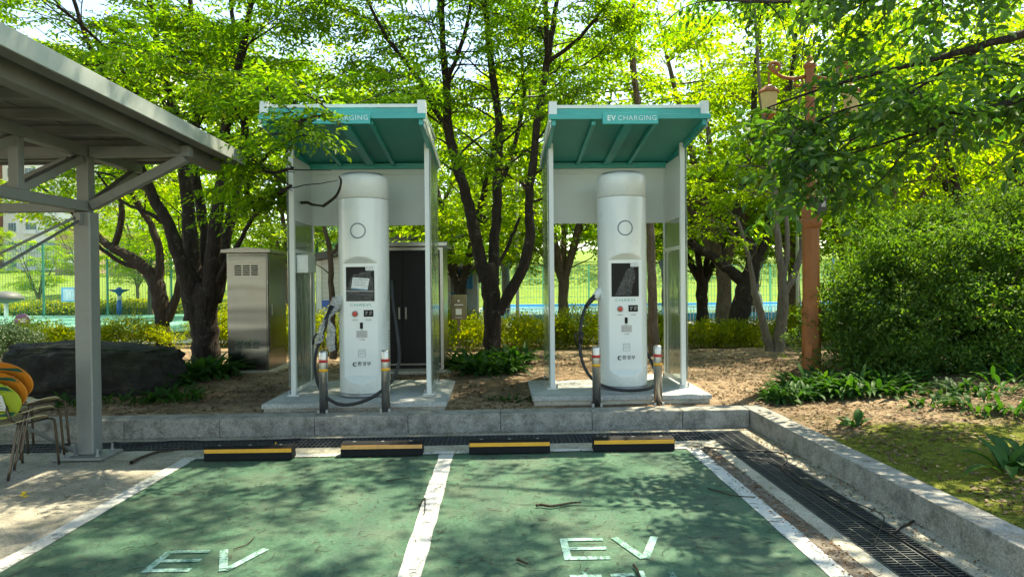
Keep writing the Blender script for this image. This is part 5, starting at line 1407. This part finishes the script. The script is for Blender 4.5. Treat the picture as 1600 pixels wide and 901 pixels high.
CP = [ # px, Y, radius, n, L, W, flat, label
 (318, 9.7, .40, 220, .44, .065, .7, 'dense clump of lance-shaped leaves at the foot of the big tree'),
 (262, 9.2, .36, 180, .40, .06, .7, 'lance-leaved clump between the boulder and the big tree'),
 (270, 8.4, .36, 110, .26, .04, .6, 'low leafy weeds on the kerb edge below the boulder'),
 (205, 8.3, .30, 50, .20, .035, .5, 'thin tuft of weeds by the kerb just right of the carport column'),
 (110, 8.2, .22, 34, .22, .035, .5, 'small tuft of weeds by the kerb left of the carport column'),
 (362, 10.4, .22, 40, .30, .055, .7, 'bright leafy tuft by the steel cabinet plinth'),
 (735, 10.7, .34, 110, .44, .07, .6, 'lance-leaved clump left of the middle trunk'),
 (800, 10.9, .30, 100, .42, .07, .6, 'lance-leaved clump right of the middle trunk'),
 (768, 9.8, .42, 190, .40, .065, .5, 'lance-leaved clump in front of the middle trunk'),
 (800, 8.2, .28, 40, .12, .03, .3, 'low green tuft on the kerb between the two booths'),
 (1285, 8.5, .48, 230, .36, .055, .7, 'dense clump of lance leaves at the foot of the orange lamp post'),
 (1345, 8.0, .42, 190, .38, .05, .6, 'lance-leaved clump just right of the lamp post foot'),
 (1238, 8.0, .36, 150, .30, .045, .5, 'lance-leaved clump left of the lamp post at the kerb corner'),
 (1405, 7.7, .30, 50, .26, .05, .6, 'loose clump of lance leaves below the big bush'),
 (1335, 6.5, .10, 10, .20, .07, .7, 'two or three broad leaves alone on the bare soil'),
 (1572, 6.6, .42, 60, .26, .045, .7, 'leafy clump at the right edge under the big bush'),
 (1455, 7.0, .30, 30, .18, .05, .6, 'leafy clump on the soil in front of the big bush'),
 (1530, 7.3, .36, 45, .26, .045, .6, 'taller leafy clump under the right half of the big bush'),
 (1400, 8.25, .36, 120, .34, .055, .6, 'dark lance-leaved clump at the left foot of the big bush'),
 (1590, 7.7, .40, 60, .36, .06, .7, 'leafy clump at the right edge, deep under the big bush'),
 (1598, 4.85, .20, 30, .32, .085, .8, 'broad-leaved clump at the right edge on the moss'),
 (1490, 7.4, .30, 36, .26, .05, .6, 'sparse leafy seedlings under the big bush'),
]
for i, (px, Y, rad, n, L_, W_, fl, lab) in enumerate(CP):
    p = at(px, 600, Y); clump_plant('lance_leaf_clump', lab, p.x, Y, rad, n, L_, W_, 200+i, flat=fl)

# ------------------------------------------------------------------ litter and fallen twigs
def flakes(name, n, fn, size, mat, seed, label, aspect=(.3, .7)):
    rng = np.random.default_rng(seed); V = np.zeros((n, 4, 3)); 
    for i in range(n):
        x, y, z = fn(rng); a = rng.uniform(0, 6.28); l = size*rng.uniform(.4, 1.2); w_ = l*rng.uniform(*aspect); c, s = math.cos(a), math.sin(a); tz = rng.normal(size=4)*l*.18
        for k, (u, v) in enumerate(((-.5, 0), (0, -.5), (.5, 0), (0, .5))): V[i, k] = (x+u*l*c-v*w_*s, y+u*l*s+v*w_*c, z+abs(tz[k])+.002)
    o = raw_mesh(name, V.reshape(-1, 3), np.arange(4*n).reshape(-1, 4), mat, None); return tag(o, label, kind='stuff')
M_LIT = leafmat('dry_leaf', (.055, .035, .02), (.20, .13, .075), .15, (1.3, 1.1, .7), .04, (.32, .24, .14))
def bedpt(rng):
    while True:
        if rng.random() < .6: x = rng.uniform(-6, 4.5); y = rng.uniform(7.75, 12.5)
        else: x = rng.uniform(3.0, 7.5); y = rng.uniform(3.2, 9)
        if (abs(x-LB.x) < 1.1 or abs(x-RB.x) < 1.1) and 7.6 < y < 9.75: continue
        if clump((x*1.3, y*1.3, 0), 2) < -.8 and rng.random() < .7: continue
        if y < 7.75 and x < 3.1: continue
        return x, y, soilz(x, y)
flakes('leaf_litter', 26000, bedpt, .05, M_LIT, 1, 'dry brown leaf litter on the beds')
def crumbs(rng):
    u = rng.random()
    if u < .3: return rng.uniform(GX0-.30, GX0-.12), rng.uniform(2.5, 6.7), .004
    if u < .55: return rng.uniform(GX1, 2.75), 3+4.3*math.sqrt(rng.random()), .003
    if u < .8: x = rng.uniform(-4, 2.8); return x, ky(x, 7.34-abs(rng.normal())*.05), .003
    if u < .9: x = rng.uniform(-2.9, 2.1); return x, ky(x, 6.42+rng.normal()*.05), .008
    x = rng.uniform(-2.9, 2.7); return x, ky(x, rng.uniform(7.66, 7.8)), .2
flakes('fallen_debris', 4200, crumbs, .022, leafmat('debris', (.07, .035, .02), (.22, .12, .06), .1, (1, 1, 1), .02, (.35, .28, .18)), 2, 'brown leaf crumbs blown against the kerbs and lines')
# mossy tufts on the right bed
rng = np.random.default_rng(8); P = []; D = []; S = []
while len(P) < 5200:
    x = rng.uniform(2.97, 5.6); y = rng.uniform(2.6, 7.4)
    if clump((x*1.7, y*1.7, 0), 5) + (4.6-x)*.7+(6.2-y)*.5 < .2: continue
    P.append((x, y, soilz(x, y)-.004)); a = rng.uniform(0, 6.28); D.append((math.cos(a), math.sin(a), .3)); S.append(rng.uniform(.5, 1.3))
tp = [tuft_tpl(rng, 5, .014, .022, .006) for _ in range(6)]
V, Q = place(tp, P, D, S, rng); o = raw_mesh('moss', V, Q, leafmat('moss_blade', (.06, .085, .012), (.16, .18, .025), .3, (1.5, 1.4, .5), .02), None); tag(o, 'yellow-green moss and tiny weeds on the right bed', kind='stuff')
# fine fallen twigs over the bays
def squiggles(n, seed):
    rng = np.random.default_rng(seed); tb = Tubes()
    for k in range(n):
        x = rng.uniform(-2.9, 2.1); y = 2.9+3.7*rng.random()**.9
        if rng.random() < .12: x = rng.uniform(-4.6, -3)
        L = abs(rng.normal())*.05+.018; a = rng.uniform(0, 6.28); pts = [np.array([x, y, .012])]; b = rng.normal()*.5
        for q in range(4): a += b+rng.normal()*.25; pts.append(pts[-1]+np.array([math.cos(a), math.sin(a), 0])*L/4)
        tb.add(pts, [.0014, .0016, .0016, .0013, .0009], 3)
    return tag(tb.mesh('fallen_needles', simple('twig_brown', (.055, .032, .022), .8, 0, .4, 30), None), 'thin dry twiglets strewn over the green bays', kind='stuff')
squiggles(1500, 6)
M_TWIG = bark('twig_bark', (.03, .022, .016), (.10, .075, .055), 3)
def twig(label, pix, r, z=.012, cat='twig'):
    P = [gz(x, y, z+r) for x, y in pix]; tb = Tubes(); C, rr = smooth_path([np.array(p) for p in P], [r*(1-.5*i/len(P)) for i in range(len(P))]); tb.add(C, rr, 8)
    c = P[0]; o = raw_mesh('fallen_twig', np.concatenate(tb.V)-np.array([c.x, c.y, 0]), np.concatenate(tb.Q), M_TWIG, None, True); o.location = (c.x, c.y, 0); tag(o, label, cat)
twig('thick short broken branch lying in the middle of the right bay', [(838, 789), (846, 788), (860, 790), (875, 788), (892, 785), (908, 784)], .011)
twig('short bark-less stick near the EV letters of the right bay', [(808, 873), (815, 876), (824, 880)], .009)
twig('bent dark twig beside the bottom of the right EV letters', [(990, 882), (996, 890), (1000, 901)], .008)
twig('long thin curved twig crossing the white dividing line', [(655, 789), (660, 782), (664, 778), (664, 796), (662, 804)], .005)
twig('dark branch lying on the back drain grate beside the carport column', [(205, 722), (222, 714), (245, 706), (265, 704), (284, 700)], .016)
twig('dark twig on the green paint below the rightmost wheel stop', [(1106, 762), (1125, 768), (1150, 774), (1180, 776)], .006)
twig('thin twig on the left bay, above its EV letters', [(365, 857), (385, 850), (398, 838)], .004)
twig('twig lying under the first wheel stops row, left bay centre', [(603, 751), (622, 748), (640, 746)], .005)
def petal(px, py, z, label, s=.035):
    p = gz(px, py, z); rng = np.random.default_rng(int(px)); V, Q = place([tuft_tpl(rng, 6, .01, s, s*.7)], [p], [(1, 0, .2)], [1], rng); o = raw_mesh('yellow_petal', V-np.array([p.x, p.y, p.z]), Q, leafmat('petal', (.75, .50, .02), (.85, .62, .05), .3, (1, 1, 1), .03), None); o.location = p; tag(o, label, 'fallen flower')
petal(38, 773, .012, 'yellow fallen flower on the pale paving at the left', .04)
petal(432, 694, .13, 'yellow petal lying on the leftmost wheel stop', .02)
# black cables lying in the drain
def ground_cable(label, pix, z, r=.006):
    P = catmull([gz(x, y, z) for x, y in pix], 6); o = MB().tube(P, r, 6).build('loose_cable', M_BLACK); tag(o, label, 'cable')
ground_cable('long black cable snaking along the right drain grate', [(1100, 698), (1150, 702), (1195, 704), (1222, 708), (1230, 718), (1222, 730), (1240, 748), (1290, 778), (1330, 800), (1370, 822), (1420, 850), (1460, 876), (1500, 901)], .006)
ground_cable('thin black wire looping back over the right grate edge', [(1150, 712), (1190, 718), (1216, 727), (1235, 735), (1262, 757), (1300, 772), (1350, 790), (1380, 805), (1376, 825), (1366, 850)], .006, .0035)
ground_cable('black cable lying along the back drain near the carport column', [(176, 690), (215, 694), (250, 690), (290, 688), (340, 690), (400, 688), (470, 685)], .006)
ground_cable('black twisted cable end at the right kerb face', [(1396, 832), (1405, 825), (1418, 818), (1430, 812)], .012, .008)
# ------------------------------------------------------------------ court, pool and town behind
M_COURT = simple('court_green', (.12, .36, .24), .7, 0, .08, .4, world=True)
M_POOL = simple('pool_blue', (.05, .34, .62), .25, 0, .12, .5, world=True)
M_DECKP = simple('pool_deck', (.50, .48, .43), .8, 0, .1, .6, world=True)
M_FG = simple('green_fence_paint', (.02, .20, .13), .5, .0, .06); M_FGL = simple('light_green_fence', (.16, .50, .26), .5, 0, .06)
M_WR = simple('white_railing', (.75, .77, .76), .4)
sheet('court_surface', [(-44, 21.5), (-6.2, 21.5), (-6.2, 34), (-44, 34)], .17, M_COURT, 'green sports court surface')
sheet('garden_path', [(-11, 17.0), (-4.0, 17.0), (-4.0, 18.2), (-11, 18.2)], .185, M_DECKP, 'pale path behind the big tree')
sheet('garden_path', [(-2, 16.6), (12, 16.6), (12, 17.8), (-2, 17.8)], .17, M_DECKP, 'pale path between the shrubs and the pool')
sheet('pool_deck', [(-3.5, 21.8), (26, 21.8), (26, 38), (-3.5, 38)], .17, M_DECKP, 'pale deck around the pool')
def pool():
    t = empty('swimming_pool', (9, 29, .17), 'blue outdoor swimming pool seen between the trunks at the right', 'pool')
    mb = MB(); x0, x1, y0, y1 = -.8, 24, 24.0, 35
    for a in ((x0, x1, y0, y0+.35), (x0, x1, y1-.35, y1), (x0, x0+.35, y0+.352, y1-.352), (x1-.35, x1, y0+.352, y1-.352)): mb.bb(a[0], a[1], a[2], a[3], .1, .46)
    mb.build('rim', M_POOL, t, .02)
    m = N('pool_water'); co = m.coord(world=True); m_ = m.done(m.pbr(m.ramp(m.noise(1.5, 3, .5, co), [(.3, (.02, .26, .60)), (.7, (.05, .38, .72))]), .08, 0, .5, m.bump(m.noise(4, 3, .5, co), .25, .05)))
    mb = MB(); mb.bb(x0+.352, x1-.352, y0+.352, y1-.352, .1, .40); mb.build('water', m_, t)
    mb = MB()
    for s in (0, .5): mb.tube(catmull([(8.6+s, 24.6, .2), (8.6+s, 24.5, 1.0), (8.6+s, 24.0, 1.25), (8.6+s, 23.4, 1.0), (8.6+s, 23.3, .2)], 5), .035, 8)
    mb.build('ladder', M_WR, t)
pool()
def railing(name, label, a, b, h, step, mat, rails, post=2.4, pw=.05, r=.006, z=.17, cat='fence', pmat=None):
    a = Vector((*a, z)); b = Vector((*b, z)); d = b-a; L = d.length; d.normalize(); t = empty(name, (a+b)/2, label, cat)
    mb = MB(); n = int(L/step)
    for i in range(n):
        p = a+d*(i*step); mb.bar(p+Vector((0, 0, .06)), p+Vector((0, 0, h)), r*2, r*2)
    for q in rails: mb.bar(a+Vector((0, .012, q)), b+Vector((0, .012, q)), r*2.2, r*2.2)
    mb.build('mesh_panel', mat, t)
    for i in range(int(L/post)+1):
        p = a+d*(i*post); MB().bar(p+Vector((0, .03, 0)), p+Vector((0, .03, h+.05)), pw, pw).build('post', pmat or mat, t)
    return t
railing('white_railing', 'white pool railing behind the shrubs', (-1.2, 22.6), (24, 22.6), .55, .11, M_WR, (.08, .55), r=.007, post=6)
railing('green_fence', 'light green fence behind the pool', (-2.6, 37), (30, 37), 2.3, .16, M_FGL, (.1, .6, 1.1, 1.6, 2.25), post=2.5, pw=.09, r=.010)
railing('green_fence', 'green mesh fence with a tall post left of the middle trunk', (-3.6, 20.6), (-.4, 20.6), 2.4, .07, M_FG, tuple(.1+.2*i for i in range(12)), post=1.6, pw=.09, r=.004, pmat=M_FGL)
railing('court_fence', 'tall green mesh fence behind the sports court', (-44, 33.6), (-6.0, 33.6), 3.6, .13, M_FG, tuple(.05+.11*i for i in range(33)), post=3.1, pw=.08, r=.005)
railing('court_fence', 'green mesh fence on the near right side of the court', (-6.0, 22.5), (-6.0, 33.4), 3.6, .16, M_FG, tuple(.05+.16*i for i in range(23)), post=3.0, pw=.08, r=.005)
# court hedge, path along the bank
sheet('bank_path', [(-60, 44.0), (-18, 44.0), (-18, 45.2), (-60, 45.2)], .50, M_DECKP, 'pale path along the grassy bank')
shrub('court_hedge', 'long low clipped hedge behind the court fence', (-22, 36.2, .15), (15, .8, .30), 6000, L_HEDGE, 301, (.13, .08), 8, .16, None, cat='hedge', lump=.03, stems=20)
# sign B on the fence
p = at(108, 460, 33.3); t = empty('court_sign', p, 'square blue and white sign with the letter B on the court fence', 'sign')
mb = MB(); mb.box(p, (.74, .04, .70)); mb.build('board', simple('sign_blue', (.12, .45, .72), .4), t)
mb = MB(); mb.box(p+Vector((.0, -.03, 0)), (.54, .012, .56)); mb.build('white_field', simple('sign_pale', (.60, .74, .82), .4), t)
text_mesh('letter', 'B', .50, p+Vector((0, -.04, 0)), FRONT, simple('letter_white', (.85, .88, .9), .4), t, .01, weight=.012)
# round purple sign
p = at(34, 502, 17.5); t = empty('round_sign', (p.x, 17.5, .15), 'small round purple sign on a thin post in the left shrubs', 'sign')
mb = MB(); mb.bb(p.x-.02, p.x+.02, 17.51, 17.55, .1, p.z-.1); mb.build('post', M_GREY, t)
mb = MB().lathe([(.20, 0), (.20, .03)], (0, 0, 0), 28); M3 = Matrix.Rotation(R_(90), 3, 'X'); mb.v = [tuple(M3 @ Vector(v)+Vector((p.x, 17.53, p.z))) for v in mb.v]; bd = mb.build('board', simple('purple_board', (.14, .06, .16), .4), t)
mb = MB()
for dx, dz, w_ in ((0, .05, .2), (.02, 0, .14), (-.01, -.05, .1)): mb.bb(p.x-w_/2+dx, p.x+w_/2+dx, 17.493, 17.499, p.z+dz-.014, p.z+dz+.014)
mb.build('print', M_PAPER, bd)
# blue lamp post with splayed heads
p = at(187, 498, 35); t = empty('court_lamp', (p.x, 35, .12), 'blue lamp post with white splayed heads beyond the court', 'street lamp')
M_BL = simple('lamp_blue', (.02, .13, .55), .4)
zt = at(187, 455, 35).z
mb = MB(); mb.lathe([(.13, 0), (.12, .75), (.07, .78), (.07, zt-.3)], (p.x, 35, .1), 10); mb.build('pole', M_BL, t)
mb = MB(); mb.lathe([(.11, .80), (.10, 1.0)], (p.x, 35, .1), 10); mb.build('white_sleeve', M_WR, t)
mb = MB(); mb.lathe([(.08, -.22), (.14, -.08), (.46, .06), (.50, .10), (.20, .05), (.06, .22)], (p.x, 35, zt), 12); mb.build('lamp_head', M_BL, t)
# grey mushroom lamp at left
p = at(10, 500, 24); t = empty('garden_lamp', (p.x, 24, .15), 'pale mushroom-shaped garden lamp at the left edge by the court', 'street lamp')
mb = MB(); mb.lathe([(.07, 0), (.06, 1.0)], (p.x, 24, .15), 10); mb.build('pole', M_WR, t)
mb = MB(); mb.lathe([(.08, .90), (.50, 1.0), (.55, 1.08), (.35, 1.26), (.05, 1.32)], (p.x, 24, .15), 20); mb.build('lamp_shade', simple('grey_shade', (.09, .10, .095), .6), t)
# tall white poles
for px, Y, py, lab in ((808, 18.5, 250, 'thin white pole just right of the middle trunk'), (1246, 17.5, 300, 'white pole behind the orange lamp post'), (1300+2, 30, 250, 'distant grey pole above the big bush')):
    p = at(px, 400, Y); zt = at(px, py, Y).z; mb = MB(); mb.lathe([(.045, 0), (.040, zt)], (p.x, Y, .1), 10); tag(mb.build('pole', M_WR if Y < 25 else M_GREY), lab, 'pole')
# plastic siding hut
x0 = at(494, 450, 17.5).x; x1 = at(700, 450, 17.5).x
t = empty('siding_hut', ((x0+x1)/2, 18.5, .1), 'white siding hut with a dark sloping roof behind the left booth', 'hut')
m = N('white_siding'); co = m.coord(world=True); sep = m.n('SeparateXYZ'); m.l(co, sep.inputs[0]); fr = m.math('FRACT', m.math('MULTIPLY', sep.outputs[2], 8.0)); c = m.ramp(fr, [(0, (.35, .34, .36)), (.1, (.62, .60, .62)), (1, (.68, .66, .68))]); M_SID = m.done(m.pbr(c, .6, 0, .3, m.bump(fr, .6, .02)))
mb = MB(); mb.prism([(x0, .12), (x1, .12), (x1, 2.9), (x0, 2.2)], 1, 17.5, 20); mb.build('wall', M_SID, t)
mb = MB(); mb.prism([(x0-.25, 2.16), (x1+.3, 2.98), (x1+.3, 3.16), (x0-.25, 2.34)], 1, 17.3, 20.2); mb.build('roof', simple('dark_roof', (.09, .085, .09), .6), t)
mb = MB(); mb.bb(x0+.02, x0+.14, 17.47, 17.499, .12, 2.22); mb.build('corner_trim', M_WR, t)
mb = MB(); mb.bb(x0+.15, x0+.38, 17.48, 17.499, 1.02, 1.20); mb.build('blue_sticker', simple('blue_sticker', (.03, .12, .5), .4), t)
# blue tarp shelter and grey structure beside the notice board
xa = at(700, 450, 18.5).x; xb = at(746, 450, 18.5).x
t = empty('storage_shed', ((xa+xb)/2, 19, .1), 'grey shed hung with blue sheets beside the notice board', 'shed')
mb = MB(); mb.bb(xa, xb, 18.6, 20, .12, 2.05); mb.build('wall', simple('shed_grey', (.36, .38, .39), .6), t)
mb = MB(); mb.bb(xa-.1, xb+.2, 18.3, 20.1, 2.06, 2.16); mb.build('roof', simple('shed_roof', (.62, .62, .60), .5), t)
def drape(x0, x1, z0, z1, y, mat, par):
    mb = MB(); n = 24; V = []; Fc = []
    for k in (0, 1):
        for i in range(n+1): 
            yy = y+.03*math.sin(i*1.9)+.02*math.sin(i*.7)-.01*k; V += [(x0+(x1-x0)*i/n, yy, z0), (x0+(x1-x0)*i/n, yy, z1)]
    for i in range(n): Fc += [(2*i, 2*i+2, 2*i+3, 2*i+1), (2*n+2+2*i, 2*n+3+2*i, 2*n+5+2*i, 2*n+4+2*i)]
    mb.add(V, Fc, True); return mb.build('blue_sheet', mat, par)
M_TARP = simple('blue_tarp', (.03, .22, .48), .45)
drape(xa+.0, xb-.28, .2, 1.35, 18.5, M_TARP, t); drape(xa+.25, xb-.12, 1.45, 1.98, 18.5, M_TARP, t)
# town: slab blocks of flats
M_APW = simple('apartment_white', (.82, .80, .76), .7, 0, .05, .2); M_APB = simple('apartment_brown', (.36, .23, .16), .8, 0, .06, .2); M_GLA = simple('window_glass', (.16, .24, .27), .1, 0, .2, .5)
def block(x0, x1, y0, y1, h, label, mat, base, cols, seed, wlo=0):
    t = empty('apartment_block', ((x0+x1)/2, (y0+y1)/2, base), label, 'building'); mb = MB(); mb.bb(x0, x1, y0, y1, base-4, base+h); mb.build('wall', mat, t)
    w_ = (x1-x0)/cols; nf = int(h/2.9); cnt = 0
    rr = random.Random(seed)
    for c in range(cols):
        for f in range(nf):
            if cnt >= 96: break
            z = base+1.0+f*2.9; xx = x0+w_*(c+.5); ww = w_*(.62 if c % 3 else .45)
            fr = MB(); fr.bb(xx-ww/2, xx+ww/2, y0-.10, y0-.01, z, z+1.55); fo = fr.build('window', M_WR, t)
            g = MB(); n = 3
            for k in range(n):
                a = xx-ww/2+.08+(ww-.1)*k/n; g.bb(a, a+(ww-.1)/n-.07, y0-.14, y0-.101, z+.10, z+1.45)
            g.build('pane', M_GLA, fo)
            if c % 3 != 0:
                b = MB(); b.bb(xx-ww/2-.1, xx+ww/2+.1, y0-.55, y0-.15, z-.35, z-.22); b.bb(xx-ww/2-.1, xx+ww/2+.1, y0-.55, y0-.48, z-.22, z+.35); b.build('balcony', M_WR, fo)
            cnt += 1
    mb = MB(); mb.bb(x0+1, x1-1, y0+1, y1-1, base+h+.002, base+h+1.2); mb.build('roof', M_APB, t)
xa = at(6, 400, 110).x; xb = at(240, 400, 110).x
block(xa, xb, 110, 122, 34, 'white apartment block with rows of balconies at the left, far behind the court', M_APW, 3.5, 8, 1)
xa = at(-200, 400, 100).x; xb = at(-82, 400, 100).x
block(xa, xb, 100, 112, 30, 'reddish apartment block cut by the left edge', simple('apartment_red', (.38, .20, .15), .8, 0, .05, .2), 3.5, 3, 2)
xa = at(86, 400, 88).x; xb = at(128, 400, 88).x
block(xa, xb, 88, 96, 5.2, 'low brown building at the foot of the white apartment block', M_APB, 3.5, 2, 3)
xa = at(165, 400, 82).x; xb = at(215, 400, 82).x
block(xa, xb, 82, 90, 3.2, 'low brick house right of the carport column', M_APB, 3.5, 3, 4)
# round tree on the bank
def rtree(px, Y, s, rz, lab, k=1):
    o = copy_tree(protos[k]); x = at(px, 450, Y).x; o.location = (x, Y, soilz(x, Y)-.05); o.scale = (s*1.0, s*1.0, s); o.rotation_euler.z = rz; o['label'] = lab; o['category'] = 'tree'; o['group'] = 'trees beyond the court'
rtree(60, 39, .56, .7, 'rounded bright green tree between the garden lamp and the B sign', 0)
rtree(-40, 42, .6, 1.7, 'green tree at the left edge beyond the court')
rtree(215, 44, .62, 2.7, 'green tree on the bank behind the blue lamp post')
rtree(130, 50, .62, .2, 'green tree on the bank hidden by the carport column')
rtree(360, 46, .8, 3.2, 'green tree on the bank behind the big trunk', 0)
rtree(690, 42, 1.1, 3.9, 'green tree on the slope behind the storage shed', 0)
# overhead cables
def sag(a, b, s, n=24): 
    a, b = Vector(a), Vector(b); return [a.lerp(b, i/n)-Vector((0, 0, s*4*(i/n)*(1-i/n))) for i in range(n+1)]
a1 = at(430, 150, 15); b1 = at(1200, 110, 19)
o = MB().tube(sag(a1, b1, .35), .028, 6).build('overhead_cable', M_BLACK); tag(o, 'thick black overhead cable passing behind both booths', 'cable')
a1 = at(440, 128, 15.5); b1 = at(1250, 132, 20)
o = MB().tube(sag(a1, b1, .2), .009, 6).build('overhead_cable', M_BLACK); tag(o, 'thin overhead wire above the booths', 'cable')
